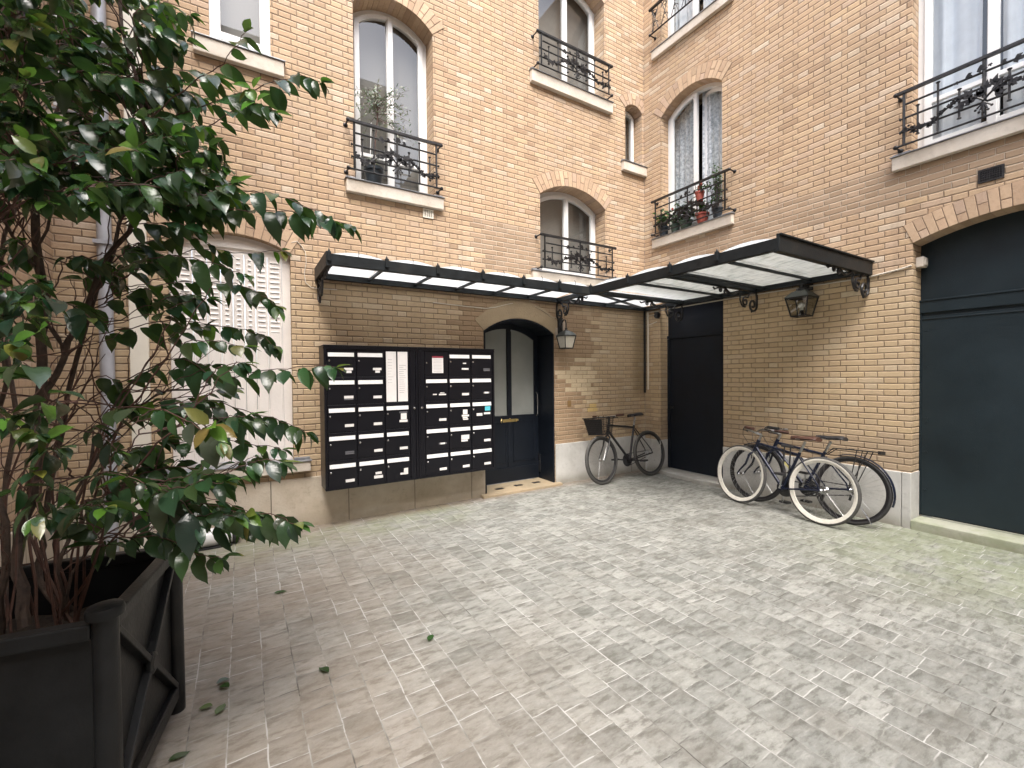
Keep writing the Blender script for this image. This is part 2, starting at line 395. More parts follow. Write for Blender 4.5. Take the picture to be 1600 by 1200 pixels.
def leafm():
    t = NT('camellia_leaf'); at = t.n('ShaderNodeAttribute', attribute_name='tone'); p = t.pos()
    n = t.noise(p, 60, 3, .6); c = t.mix(t.m('MULTIPLY', n, .35), at.outputs['Color'], (.012,.022,.010))
    t.l(c, t.b.inputs['Base Color']); setp(t.b, None, .23, 0, .6)
    tl = t.n('ShaderNodeBsdfTranslucent'); t.l(t.mix(.5, c, (.10,.22,.02)), tl.inputs[0])
    mx = t.n('ShaderNodeMixShader'); mx.inputs[0].default_value = .30
    t.l(t.b.outputs[0], mx.inputs[1]); t.l(tl.outputs[0], mx.inputs[2]); t.l(mx.outputs[0], t.out.inputs[0])
    bp = t.n('ShaderNodeBump'); bp.inputs['Distance'].default_value = .0015; t.l(n, bp.inputs['Height']); t.l(bp.outputs[0], t.b.inputs['Normal'])
    return t.mat
M['leaf'] = leafm()
def paving():
    t = NT('sandstone_setts'); p = t.pos(); X, Y, Z = t.sep(p)
    wob = t.noise(p, 1.6, 3, .6, out=1); wx, wy, wz = t.sep(wob)
    wob2 = t.noise(p, 14, 2, .5, out=1); vx, vy, vz = t.sep(wob2)
    v = t.m('ADD', t.m('ADD', X, t.m('MULTIPLY', t.m('SUBTRACT', wx, .5), .026)), t.m('MULTIPLY', t.m('SUBTRACT', vx, .5), .007))
    u = t.m('ADD', t.m('ADD', Y, t.m('MULTIPLY', t.m('SUBTRACT', wy, .5), .05)), t.m('MULTIPLY', t.m('SUBTRACT', vy, .5), .006))
    pitch = .142
    vv = t.m('DIVIDE', v, pitch); row = t.m('FLOOR', vv); vf = t.m('MULTIPLY', t.m('FRACT', vv), pitch)
    wn = t.n('ShaderNodeTexWhiteNoise', noise_dimensions='1D'); t.l(row, wn.inputs['W'])
    P = .287
    q = t.m('DIVIDE', t.m('ADD', u, t.m('MULTIPLY', wn.outputs[0], 3.)), P); k = t.m('FLOOR', q); uf = t.m('MULTIPLY', t.m('FRACT', q), P)
    w2 = t.n('ShaderNodeTexWhiteNoise', noise_dimensions='2D'); t.l(t.comb(k, row), w2.inputs['Vector'])
    s = t.m('MULTIPLY_ADD', w2.outputs[0], .034, .127)
    ish = t.m('GREATER_THAN', uf, s)
    lx = t.m('SUBTRACT', uf, t.m('MULTIPLY', ish, s)); wd = t.m('ADD', t.m('MULTIPLY', ish, t.m('SUBTRACT', P, t.m('MULTIPLY', s, 2.))), s)
    ex = t.m('MINIMUM', lx, t.m('SUBTRACT', wd, lx)); ez = t.m('MINIMUM', vf, t.m('SUBTRACT', pitch, vf)); e = t.m('MINIMUM', ex, ez)
    idv = t.comb(t.m('ADD', t.m('MULTIPLY', k, 2.), ish), row, 3.)
    w3 = t.n('ShaderNodeTexWhiteNoise', noise_dimensions='3D'); t.l(idv, w3.inputs['Vector'])
    rc = t.n('ShaderNodeSeparateColor'); t.l(w3.outputs['Color'], rc.inputs[0])
    c = t.ramp(rc.outputs[0], [(0., (.175,.180,.160)), (.05, (.215,.218,.198)), (.35, (.238,.241,.218)), (.6, (.256,.259,.235)), (.85, (.282,.283,.255)), (1., (.32,.32,.292))])
    # veined faces, each stone turned its own way
    sh = t.n('ShaderNodeVectorMath', operation='MULTIPLY_ADD'); t.l(w3.outputs['Color'], sh.inputs[0]); sh.inputs[1].default_value = (9, 9, 9); t.l(p, sh.inputs[2])
    mp = t.n('ShaderNodeMapping'); mp.inputs['Scale'].default_value = (1., 2.8, 1); mp.inputs['Rotation'].default_value = (0, 0, .6); t.l(sh.outputs[0], mp.inputs[0])
    n1 = t.noise(mp.outputs[0], 9, 7, .66); n2 = t.noise(p, 55, 5, .7); big = t.noise(p, .75, 4, .6); mid = t.noise(p, 3.2, 6, .7)
    c = t.mix(t.m('MULTIPLY', t.sst(n1, .48, .64), .72), c, (.105,.104,.088))
    c = t.mix(t.m('MULTIPLY', t.sst(n1, .48, .30), .45), c, (.40,.395,.36))
    c = t.mix(t.m('MULTIPLY', t.sst(mid, .48, .66), .5), c, (.135,.128,.108))
    vs_ = t.n('ShaderNodeMapping'); vs_.inputs['Scale'].default_value = (1.3, 3.4, 1); vs_.inputs['Rotation'].default_value = (0, 0, -.35); t.l(p, vs_.inputs[0])
    n3 = t.noise(vs_.outputs[0], 4.2, 8, .72); far = t.sst(t.m('ADD', X, t.m('MULTIPLY', Y, .8)), -6.2, -4.6)
    c = t.mix(t.m('MULTIPLY', t.m('MULTIPLY', t.sst(n3, .52, .62), .6), t.m('MULTIPLY_ADD', far, .7, .3)), c, (.12,.117,.10))
    c = t.mix(t.m('MULTIPLY', t.m('MULTIPLY', t.sst(n3, .46, .36), .5), t.m('MULTIPLY_ADD', far, .7, .3)), c, (.36,.355,.325))
    c = t.mix(t.m('MULTIPLY', t.sst(n2, .56, .72), .25), c, (.12,.11,.10))
    # warm tint near planter, moss towards the gate and the wall foot
    warm = t.m('MULTIPLY', t.m('SUBTRACT', 1., t.sst(X, -5.6, -3.4)), t.sst(big, .3, .6)); c = t.mix(t.m('MULTIPLY', warm, .5), c, (.235,.175,.125))
    g1 = t.m('MULTIPLY', t.sst(X, -2.2, -.4), t.sst(t.m('MULTIPLY', Y, -1.), 2.2, 3.6)); g1 = t.m('MULTIPLY', g1, t.sst(mid, .30, .55))
    g2 = t.m('MULTIPLY', t.sst(Y, -.9, -.35), t.sst(t.m('MULTIPLY', X, -1.), 3., 3.6)); g2 = t.m('MULTIPLY', g2, t.sst(mid, .35, .6))
    c = t.mix(t.m('MULTIPLY', t.m('MAXIMUM', g1, t.m('MULTIPLY', g2, .8)), .50), c, (.24,.275,.15))
    foot = t.m('MULTIPLY', t.sst(Y, -.28, -.03), t.sst(mid, .2, .5)); c = t.mix(t.m('MULTIPLY', foot, .6), c, (.24,.17,.12))
    jn = t.noise(p, 2.2, 4, .6)
    jc = t.ramp(jn, [(.38, (.075,.07,.06)), (.46, (.25,.245,.22)), (.58, (.47,.465,.44))])
    jw = t.noise(p, 4.5, 4, .7)
    e = t.m('ADD', e, t.m('MULTIPLY', t.sst(jw, .47, .62), .0036))
    on = t.sst(e, .0012, .0042)
    c = t.mix(on, jc, c); t.l(c, t.b.inputs['Base Color'])
    setp(t.b, None, .6, 0, .4)
    t.l(t.m('MULTIPLY_ADD', n1, .35, .45), t.b.inputs['Roughness'])
    st = t.m('MULTIPLY', t.sst(t.noise(p, 26, 2, .5), .70, .76), t.sst(t.noise(p, 3., 2, .5), .5, .6))
    dome = t.sst(e, .0, .028)
    h = t.m('ADD', t.m('MULTIPLY', dome, .5), t.m('MULTIPLY_ADD', n1, .9, t.m('MULTIPLY', n2, .25)))
    h = t.m('ADD', h, t.m('MULTIPLY', rc.outputs[1], .25))
    t.bump(h, .012, .8)
    return t.mat
M['paving'] = paving()
# ================================================================== buildings
def arc(u0, u1, zs, zc, inset=0., n=12, a=None, b=None):
    'points left to right on the segmental arch, clipped to [a,b]'
    wd = (u1-u0)/2; h = zc-zs; Rr = (wd*wd+h*h)/(2*h); cu = (u0+u1)/2; cz = zc-Rr; r = Rr-inset
    a = u0+inset if a is None else a; b = u1-inset if b is None else b
    out = []
    for i in range(n+1):
        u = a+(b-a)*i/n; out.append((u, cz+math.sqrt(max(r*r-(u-cu)**2, 0))))
    return out
def opening(u0, u1, z0, zs, zc, inset=0., a=None, b=None, n=12):
    t = arc(u0, u1, zs, zc, inset, n, a, b)
    return [(t[0][0], z0), (t[-1][0], z0)]+t[::-1]
def rect(u0, u1, z0, z1): return [(u0, z0), (u1, z0), (u1, z1), (u0, z1)]
def rb(mp, mb, u0, u1, z0, z1, d0, d1):
    a = mp(u0, z0, d0); b = mp(u1, z1, d1); mb.box(a, b)
rnd = random.Random(5)
def voussoirs(bld, mp, u0, u1, zs, zc, depth, h=.20, stepped=True):
    wd = (u1-u0)/2; hh = zc-zs; Rr = (wd*wd+hh*hh)/(2*hh); cu = (u0+u1)/2; cz = zc-Rr
    ang = math.asin(min(1, wd/Rr)); n = int(round(2*ang*(Rr+h*.4)/.072)); n += (n+1) % 2
    mbk = MB(); back = []
    ri = Rr+.001; ro = Rr+h+.004
    inner = [(cu+ri*math.sin(-ang+2*ang*i/24), cz+ri*math.cos(-ang+2*ang*i/24)) for i in range(25)]
    outer = [(cu+ro*math.sin(-ang+2*ang*i/24), cz+ro*math.cos(-ang+2*ang*i/24)) for i in range(25)]
    mbk.plate(inner+outer[::-1], [], mp, -.003, .02)
    o = MB(); cols = [(.48,.345,.235), (.51,.37,.25), (.46,.325,.22), (.53,.39,.265), (.49,.36,.265)]
    for i in range(n):
        a0 = -ang+2*ang*i/n; a1 = -ang+2*ang*(i+1)/n; g = .0035/Rr
        segs = [(-.003, h)] if i % 2 == 0 else [(-.003, h*.5-.004), (h*.5+.004, h)]
        if stepped and i % 4 == 1: segs = [(-.003, h*.36), (h*.36+.008, h)]
        for s0, s1 in segs:
            c = rnd.choice(cols); k = rnd.uniform(.86, 1.1); o.cur = tuple(x*k for x in c)
            pts = [(cu+(Rr+s)*math.sin(a), cz+(Rr+s)*math.cos(a)) for s, a in ((s0, a0+g), (s0, a1-g), (s1, a1-g*.8), (s1, a0+g*.8))]
            pr = -.006-rnd.random()*.002
            dd = depth if s0 < 0 else .03
            o.hexa([Vector(mp(p[0], p[1], pr)) for p in pts]+[Vector(mp(p[0], p[1], dd)) for p in pts])
    mk = mbk.build('arch_mortar', M['mortar'], bld)
    a = o.build('brick_arch', M['vouss'], bld, weld=False, bevel=.002); mk.parent = a; mk.matrix_parent_inverse = Matrix.Identity(4)
    return a
def curtain(bld, mp, u0, u1, z0, z1, d, mat, name='curtain', amp=.015, wl=.09):
    n = max(8, int((u1-u0)/.012)); mb = MB(); vs = []; fs = []
    for i in range(n+1):
        u = u0+(u1-u0)*i/n; dd = d+amp*math.sin(2*math.pi*(u-u0)/wl+.6*math.sin(u*31))
        for z in (z0, (z0+z1)/2, z1): vs.append(mp(u+.004*math.sin(z*7+u*20), z, dd+.3*amp*math.sin(z*3+u*9)))
    for i in range(n):
        for j in range(2): fs.append((i*3+j, (i+1)*3+j, (i+1)*3+j+1, i*3+j+1))
    mb.add(vs, fs); return mb.build(name, mat, bld, smooth=True, normals=False)
def window(bld, mp, u0, u1, z0, zs, zc, d=.2, cover='blind', low=None, open_r=False, single=False, mat='white', fr=.05):
    f = MB()
    inn = opening(u0, u1, z0+.045, zs, zc, fr)
    f.plate(opening(u0-.0, u1+.0, z0+.0, zs, zc), [inn], mp, d-.02, d+.06)
    rb(mp, f, u0, u1, z0-.01, z0+.03, d-.06, d-.02)                    # weather bar
    um = (u0+u1)/2
    w_ = f.build('window', M[mat], bld, bevel=.004)
    halves = [(u0+fr, u1-fr)] if single else [(u0+fr, um+.018), (um-.018, u1-fr)]
    for hi, (a, b) in enumerate(halves):
        a0, b0 = a, b
        st = .056 if not single else .048
        s = MB(); dd = d-.038-(.012 if hi == 0 else 0)
        hol = []
        zl = low if low else None
        if zl:
            hol.append(rect(a+st, b-st, z0+.12, zl-.02)); bot = zl+.02
        else: bot = z0+.12
        hol.append(opening(u0, u1, bot, zs, zc, fr+st, a+st, b-st, 8))
        s.plate(opening(u0, u1, z0+.05, zs, zc, fr+.006, a, b, 8), hol, mp, dd, dd+.045)
        if hi == 0 and not single:
            rb(mp, s, b-.044, b+.012, z0+.06, zs+(zc-zs)*.55, dd-.014, dd)   # cover strip on the meeting stile
        so_ = s.build('sash', M[mat], w_, bevel=.003)
        p = MB(); pd = dd+.02
        tp = opening(u0, u1, z0+.10, zs, zc, fr+st-.01, a+st-.01, b-st+.01, 8)
        tris = tessellate_polygon([[Vector((q[0], q[1], 0)) for q in tp]])
        p.add([mp(q[0], q[1], pd) for q in tp], tris)
        po = p.build('pane', M['glass'], w_)
        if open_r and hi == 0:       # right sash ajar, turned inwards on its hinge
            hinge = Vector(mp(a, 0, dd)); rot = Matrix.Translation(hinge) @ Matrix.Rotation(open_r, 4, 'Z') @ Matrix.Translation(-hinge)
            so_.matrix_world = rot; po.matrix_world = rot
    if cover == 'blind':
        c = MB(); rb(mp, c, u0+.02, u1-.02, z0+.04, zc-.0, d+.10, d+.112); c.build('blind', M['blind'], w_)
    elif cover == 'lace':
        curtain(w_, mp, u0+.03, um+.0, z0+.04, zc, d+.10, M['lace'], amp=.018)
        curtain(w_, mp, um+.13, u1-.03, z0+.04, zc, d+.13, M['lace'], amp=.02)
    elif cover == 'sheer':
        curtain(w_, mp, u0+.03, um-.03, z0+.04, zc, d+.12, M['sheer'], amp=.022, wl=.15)
        curtain(w_, mp, um+.10, u1-.03, z0+.04, zc, d+.12, M['sheer'], amp=.022, wl=.15)
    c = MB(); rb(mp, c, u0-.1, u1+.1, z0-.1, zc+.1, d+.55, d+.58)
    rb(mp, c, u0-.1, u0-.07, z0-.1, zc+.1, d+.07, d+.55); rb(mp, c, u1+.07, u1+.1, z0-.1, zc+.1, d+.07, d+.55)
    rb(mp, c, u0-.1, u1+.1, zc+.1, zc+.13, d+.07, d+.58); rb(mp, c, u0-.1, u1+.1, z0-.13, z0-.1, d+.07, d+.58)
    c.build('room_shade_box', M['dark'], w_)  # shallow dark box added behind the glass for the room's shade
    return w_
def sill(bld, mp, u0, u1, z0, z1, proj, ou0=None, ou1=None, depth=.18, lead=True):
    s = MB()
    v0 = [(z0, -proj+.006), (z1-.01, -proj), (z1, -proj), (z1+.0, 0.)]
    rb(mp, s, u0, u1, z0, z1, -proj, .0)
    if ou0 is not None: rb(mp, s, ou0+.001, ou1-.001, z0, z1, .0, depth)
    o = s.build('window_sill', M['sill'], bld, bevel=.006)
    if lead:
        l = MB(); rb(mp, l, u0-.012, u1+.012, z1+.001, z1+.010, -proj-.014, .0)
        if ou0 is not None: rb(mp, l, ou0+.002, ou1-.002, z1+.001, z1+.010, 0., depth-.002)
        rb(mp, l, u0+.0, ou0-.0 if ou0 is not None else u0+.1, z1+.010, z1+.035, -.035, -.001)
        rb(mp, l, ou1 if ou1 is not None else u1-.1, u1, z1+.010, z1+.035, -.035, -.001)
        q = l.build('flashing', M['lead'], o, bevel=.002)
    return o
def leafplate(mb, c, du, dz, nd, L, W, mp3):
    'small iron leaf: three-lobed plate'
    for a, l in ((0, 1.), (.8, .7), (-.8, .7)):
        ca, sa = math.cos(a), math.sin(a); tu = (du*ca-dz*sa, dz*ca+du*sa); pu = (-tu[1], tu[0])
        P = [(0, 0), (.45, .5), (1., 0), (.45, -.5)]
        pts = [(c[0]+tu[0]*x*L*l+pu[0]*y*W, c[1]+tu[1]*x*L*l+pu[1]*y*W) for x, y in P]
        mb.hexa([Vector(mp3(p[0], p[1], nd-.004)) for p in pts]+[Vector(mp3(p[0], p[1], nd+.003)) for p in pts])
def railing(bld, mp, u0, u1, z0, z1, dout=-.12, style='vine'):
    mb = MB(); wd = u1-u0; H = z1-z0; r = .0095
    e = .0
    rb(mp, mb, u0-.015, u1+.015, z1-.012, z1+.012, dout-.018, dout+.018)                # hand rail
    zsr = [z0, z0+H*.25, z0+H*.505, z0+H*.76]
    def hb(a, b, z, rr=r): mb.tube([mp(a, z, dout), mp(b, z, dout)], rr, 6)
    ins = .055*wd
    if style == 'vine':
        hb(u0-.01, u1+.01, zsr[0], .009)
        for z in zsr[1:3]: hb(u0+.05, u1-.05, z)
        hb(u0+ins, u1-ins, zsr[3])
        for u in (u0+.05, u0+.05+wd*.0, (u0+u1)/2, u1-.05): mb.tube([mp(u, z0, dout), mp(u, z1, dout)], .0115, 6)
        def pin(u, a, b):
            mb.tube([mp(u, a, dout), mp(u, b, dout)], .008, 6)
            for z, s_ in ((a, -1), (b, 1)):
                mb.lathe(mp(u, z, dout), (0, 0, s_), [(.005, -.012), (.008, -.004), (.017, .008), (.014, .012)], 8)
        for fx, a, b in ((.25, .02, .90), (.75, .02, .90), (.375, .14, .62), (.63, .14, .62), (.13, .14, .64), (.87, .14, .64)):
            pin(u0+wd*fx, z0+H*a, z0+H*b)
        for z in zsr[1:3]:
            for u, s_ in ((u0+.03, -1), (u1-.03, 1)):
                mb.lathe(mp(u, z, dout), Vector(mp(s_, 0, 0))-Vector(mp(0, 0, 0)), [(.005, -.012), (.008, -.004), (.016, .008), (.013, .012)], 8)
    else:
        hb(u0-.01, u1+.01, zsr[0], .011)
        for u in (u0+.05, (u0+u1)/2, u1-.05): mb.tube([mp(u, z0, dout), mp(u, z1, dout)], .008, 6)
    for u in (u0-.01, u1+.01):
        for z in (z0, z1):
            rr = .012
            mb.tube([mp(u, z, dout), mp(u, z, -.004)], .009, 6)
            mb.ball(mp(u, z, dout-.002), .021, 8)
            mb.lathe(mp(u, z, -.0), Vector(mp(0, 0, -1))-Vector(mp(0, 0, 0)), [(.025, .0), (.022, .008), (.01, .014)], 8)
    o = mb.build('balcony_railing', M['iron'], bld, weld=False)
    q = random.Random(11); v = MB(); m3 = lambda u, z, d: mp(u, z, d); um = (u0+u1)/2
    if style == 'vine':
        for sg in (-1, 1):
            path = []
            for i in range(19):
                f = i/18; uu = um+sg*wd*.43*f; zz = z0+H*(.22+.20*math.sin(f*5.2+.3)*(1-.3*f)+.16*f)
                path.append((uu, zz))
            v.tube([mp(a, b, dout-.012) for a, b in path], [.009-.004*i/18 for i in range(19)], 6)
            for i in range(2, 19):
                a, b = path[i]
                an = q.uniform(0, 6.28); leafplate(v, (a, b), math.cos(an), math.sin(an), dout-.012+q.uniform(-.012, .012), q.uniform(.036, .062), .028, m3)
                if i % 3 == 0:
                    v.ball(mp(a+q.uniform(-.02, .02), b+q.uniform(-.03, .03), dout-.02), .010, 6)
        for i in range(12):
            an = math.pi*(.05+.9*i/11); rr = q.uniform(.03, .13)
            leafplate(v, (um+math.cos(an)*rr*1.3, z0+H*.28+math.sin(an)*rr), math.cos(an), math.sin(an), dout-.014, .072, .032, m3)
        for i in range(6):
            leafplate(v, (um+(-.15+.06*i)*wd, z1-H*.13-.02*abs(2.5-i)), q.uniform(-1, 1), -.4, dout-.01, .066, .032, m3)
        for i in range(5):
            an = -math.pi*(.2+.6*i/4); v.tube([mp(um, z0+H*.25, dout-.01), mp(um+math.cos(an)*.05, z0+H*.25+math.sin(an)*.07, dout-.012)], .006, 5)
            v.ball(mp(um+math.cos(an)*.06, z0+H*.25+math.sin(an)*.085, dout-.012), .010, 6)
    else:
        n = 7
        for i in range(n):
            c = u0+wd*(i+.5)/n
            for zc_, rr, s_ in ((z0+H*.75, .06, 1), (z0+H*.28, .055, -1)):
                v.tube([mp(c+rr*(1-.11*k)*math.cos(k*.62)*s_, zc_+rr*(1-.11*k)*math.sin(k*.62), dout) for k in range(9)], .006, 5)
            v.tube([mp(c-.06, z0+.02, dout), mp(c+.06, z1-.02, dout)], .005, 5)
            v.tube([mp(c+.06, z0+.02, dout), mp(c-.06, z1-.02, dout)], .005, 5)
    v.build('iron_vine' if style == 'vine' else 'iron_scrollwork', M['iron'], o, weld=False)
    return o

# ------------------------------------------------ openings: (u0,u1,z0,zs,zc)
W1 = (-4.40, -3.51, 3.58, 5.46, 5.66)
W2 = (-2.01, -.83, 5.52, 6.95, 7.17)
W3 = (-2.01, -.83, 2.90, 3.95, 4.15)
WS = (-.41, -.045, 4.74, 5.58, 5.67)
WT = (-5.66, -5.17, 4.56, 6.2, 6.3)
SH = (-6.00, -5.03, .68, 2.735, 2.86)
DA = (-2.885, -1.80, -.01, 2.07, 2.25)
WL = (-6.70, -6.585, 3.62, 5.2, 5.23)
B1 = (-1.325, -.335, 3.57, 5.37, 5.58)
B2 = (-1.325, -.335, 6.42, 7.9, 8.1)
B3 = (-4.27, -3.26, 3.575, 5.6, 5.8)
GT = (-4.75, -3.275, -.01, 2.73, 2.87)
DB = (-1.34, -.305, -.01, 2.66, 2.76)
op = lambda q: opening(*q)

bA = thing('brick_building', 'long yellow brick wing with the wall of black mailboxes and the arched entrance door', 'building', (-3.4, .2, 0))
mb = MB()
mb.plate(rect(-7.3, 0., -.3, 9.), [op(x) for x in (W1, W2, W3, WS, WT, SH, DA)], mA, 0., .5)
mb.build('brick_wall', M['brickA'], bA)
bB = thing('brick_building', 'yellow brick wing on the right with the wide dark garage gate and corner door', 'building', (.2, -3, 0))
mb = MB()
mb.plate(rect(-13., -.0005, -.3, 9.), [op(x) for x in (B1, B2, B3, GT, DB)], mBw, 0., .5)
mb.build('brick_wall', M['brickB'], bB)
bC = thing('brick_building', 'brick wing at the far left edge seen through the potted shrub', 'building', (XC-.2, -3, 0))
mb = MB(); WC = (-4.2, -3.2, 3.6, 5.4, 5.55); WC2 = (-1.75, -.75, 3.6, 5.4, 5.55)
mb.plate(rect(-4.6, -.001, -.3, 7.2), [op(WC), op(WC2)], mCw, 0., .5)
mb.build('brick_wall', M['brickC'], bC)
for q in (WC, WC2):
    window(bC, mCw, *q, d=.15, cover='sheer'); sill(bC, mCw, q[0]-.15, q[1]+.15, q[2]-.14, q[2]-.005, .06, q[0], q[1], .12); railing(bC, mCw, q[0]-.05, q[1]+.05, q[2]+.06, q[2]+.55)
mb = MB(); rb(mCw, mb, -4.6, -.0, -.05, .55, -.02, 0); mb.build('stone_plinth', M['stoneA'], bC, bevel=.006)

# windows of wing A
for q, kw in ((W1, dict(low=3.98)), (W2, {}), (W3, {})):
    window(bA, mA, *q, d=.235, cover='blind', **kw); voussoirs(bA, mA, q[0], q[1], q[3], q[4], .23)
window(bA, mA, *WS, d=.19, cover='blind', single=True, fr=.035); voussoirs(bA, mA, WS[0], WS[1], WS[3], WS[4], .17, h=.16)
window(bA, mA, *WT, d=.035, cover='blind', single=True, fr=.04)
window(bA, mA, *WL, d=.03, cover='blind', single=True, fr=.012)
sill(bA, mA, -4.50, -3.42, 3.445, 3.575, .06, W1[0], W1[1], .2)
sill(bA, mA, -2.16, -.72, 5.365, 5.515, .06, W2[0], W2[1], .2)
sill(bA, mA, -2.16, -.72, 2.79, 2.895, .05, W3[0], W3[1], .2)
sill(bA, mA, -.50, -.001, 4.60, 4.735, .06, WS[0], WS[1], .16)
sill(bA, mA, -5.78, -5.06, 4.415, 4.555, .06)
sill(bA, mA, -6.719, -6.50, 3.47, 3.612, .06)
railing(bA, mA, -4.48, -3.48, 3.655, 4.145)
railing(bA, mA, -2.10, -.81, 5.565, 5.98)
railing(bA, mA, -2.07, -.76, 2.93, 3.36)
voussoirs(bA, mA, SH[0], SH[1], SH[3], SH[4], .10)
# shuttered window
s = MB()
s.plate(op(SH), [rect(SH[0]+.06, SH[1]-.075, SH[2]+.03, 2.70)], mA, .09, .16)
s.plate(opening(SH[0]+.12, SH[1]-.12, 2.735, 2.74, 2.82), [], mA, .07, .09)
sh = s.build('shutter_frame', M['shutter'], bA, bevel=.005)
us = [SH[0]+.062, -5.83, -5.72, -5.615, -5.52, -5.425, -5.335, -5.23, SH[1]-.077]
for i in range(8):
    a, b = us[i]+.002, us[i+1]-.002; lf = MB(); dd = .075+.012*(i % 2)
    rb(mA, lf, a, b, SH[2]+.035, 2.695, dd, dd+.02)
    for z0, z1 in ((SH[2]+.07, 1.98), ):
        rb(mA, lf, a+.014, b-.014, z0, z1, dd-.004, dd-.001)
    rb(mA, lf, a, a+.010, SH[2]+.035, 2.695, dd-.009, dd-.0005); rb(mA, lf, b-.010, b, SH[2]+.035, 2.695, dd-.009, dd-.0005)
    lo = lf.build('shutter_leaf', M['shutter'], bA, bevel=.002)
    sl_ = MB(); nr_ = .010 if (b-a) < .1 else 0
    for k in range(15):
        z = 1.955+.0485*k; a_, b_ = a+.020+nr_, b-.020-nr_; sl_.m = 0
        sl_.hexa([Vector(p) for p in ((a_, dd-.002, z), (b_, dd-.002, z), (b_, dd+.001, z), (a_, dd+.001, z), (a_, dd-.007, z+.004), (b_, dd-.007, z+.004), (b_, dd-.001, z+.016), (a_, dd-.001, z+.016))])
        sl_.m = 1; sl_.box((a_+.002, dd-.0042, z-.006), (b_-.002, dd-.0008, z-.0005))  # dark strips painting the shade in the slits between slats
    sl_.build('louvres', [M['shutter'], M['ink_shade']], lo, weld=False)
sill(bA, mA, -6.10, -4.89, .575, .675, .085, SH[0], SH[1], .09)
# plinths
mb = MB(); rb(mA, mb, XC, DA[0]-.005, -.05, .50, -.02, 0); mb.build('stone_plinth', M['stoneA'], bA, bevel=.006)
mb = MB(); rb(mA, mb, DA[1]+.012, -.022, -.05, .555, -.022, 0); mb.build('stone_plinth', M['stoneB'], bA, bevel=.006)
mb = MB(); rb(mBw, mb, -3.207, DB[0]-.003, -.05, .535, -.022, 0); mb.build('stone_plinth', M['stoneB'], bB, bevel=.006)
mb = MB(); rb(mBw, mb, -3.280, -3.211, -.05, .535, -.025, .20); mb.build('stone_quoin', M['stoneB'], bB, bevel=.004)
mb = MB(); rb(mBw, mb, DB[1]-.004, -.0, -.05, .50, -.018, 0); rb(mBw, mb, DB[1]-.004, DB[1]+.02, -.05, .50, .0, .178); mb.build('stone_plinth', M['stoneB'], bB, bevel=.004)
mb = MB(); rb(mBw, mb, -12.9, GT[0]-.003, -.05, .535, -.022, 0); mb.build('stone_plinth', M['stoneB'], bB, bevel=.006)
# cream replacement bricks beside the door
rows = [(-1.44,-1.02,1.70),(-1.52,-1.13,1.63),(-1.79,-1.01,1.56),(-1.75,-1.05,1.49),(-1.60,-1.0,1.42),(-1.50,-1.13,1.35),(-1.61,-.99,1.28),(-1.32,-1.1,1.21),(-1.22,-1.0,1.14)]
cb = MB(); q = random.Random(3)
for a, b, z in rows:
    n = max(1, round((b-a)/.20)); zz = math.floor(z/.0605)*.0605
    for i in range(n):
        x0 = a+(b-a)*i/n+.004; x1 = a+(b-a)*(i+1)/n-.004; k = q.uniform(.9, 1.08); cb.cur = (.56*k, .45*k, .30*k)
        cb.box((x0, -.004, zz+.003), (x1, .01, zz+.0575))
for a, b, z in ((-1.16, -1.03, 1.07), (-1.20, -1.01, 1.0)):
    zz = math.floor(z/.0605)*.0605; cb.cur = (.58, .42, .18); cb.box((a, -.004, zz+.003), (b, .01, zz+.0575))
for a, b, z in ((-1.32, -1.03, .93), (-1.4, -1.1, .86), (-1.2, -.95, 2.32), (-1.45, -1.12, 2.40), (-1.15, -.95, 2.11)):
    zz = math.floor(z/.0605)*.0605; cb.cur = (.42, .31, .20)
    cb.box((a, -.003, zz+.003), ((a+b)/2-.003, .01, zz+.0575)); cb.box(((a+b)/2+.003, -.003, zz+.003), (b, .01, zz+.0575))
for x0, x1, z0, z1 in ((-1.565, -1.50, 1.06, 1.15),):
    cb.cur = (.22, .13, .05); cb.box((x0, -.004, z0), (x1, .01, z1))
cb_o = cb.build('replacement_bricks', M['vouss'], bA, bevel=.002, weld=False)
# rendered arch over the door
mb = MB(); wd = (DA[1]-DA[0])/2
inn = [(p[0], p[1]+.004) for p in arc(DA[0]-.001, DA[1]+.001, DA[3], DA[4], 0, 16)]
outp = [(DA[1]+.12, 2.22), (-1.95, 2.40), (-2.2, 2.485), (-2.5, 2.485), (-2.75, 2.40), (DA[0]-.12, 2.20)]
mb.plate(inn+outp, [], mA, -.006, .02); mb.build('door_arch', paint('arch_render', (.37,.28,.175), .85, 0, .12, 3, .003), bA, bevel=.002)
# entrance door
lin = MB(); o2 = opening(DA[0]+.022, DA[1]-.022, -.04, DA[3], DA[4]-.022)
lin.plate(op((DA[0], DA[1], -.04, DA[3], DA[4])), [o2], mA, -.008, .355)
dr = lin.build('door_lining', M['doorp'], bA, bevel=.003)
d = MB(); gl = opening(DA[0], DA[1], .955, DA[3], DA[4], .10, -2.80, -2.335, 8); gr_ = opening(DA[0], DA[1], .955, DA[3], DA[4], .10, -2.27, -1.885, 8)
d.plate(opening(DA[0]+.0, DA[1]-.0, .035, DA[3], DA[4]), [gl, gr_], mA, .356, .40)
rb(mA, d, DA[0]+.03, DA[1]-.03, .04, .235, .340, .357); rb(mA, d, -2.335, -2.27, .24, 2.12, .346, .3575)
for a, b in ((-2.80, -2.36), (-2.245, -1.89)):
    for z0, z1 in ((.30, .315), (.86, .875)): rb(mA, d, a, b, z0, z1, .350, .357)
    for u in (a, b-.015): rb(mA, d, u, u+.015, .315, .86, .350, .357)
dl = d.build('entrance_door', M['doorp'], bA, bevel=.003)
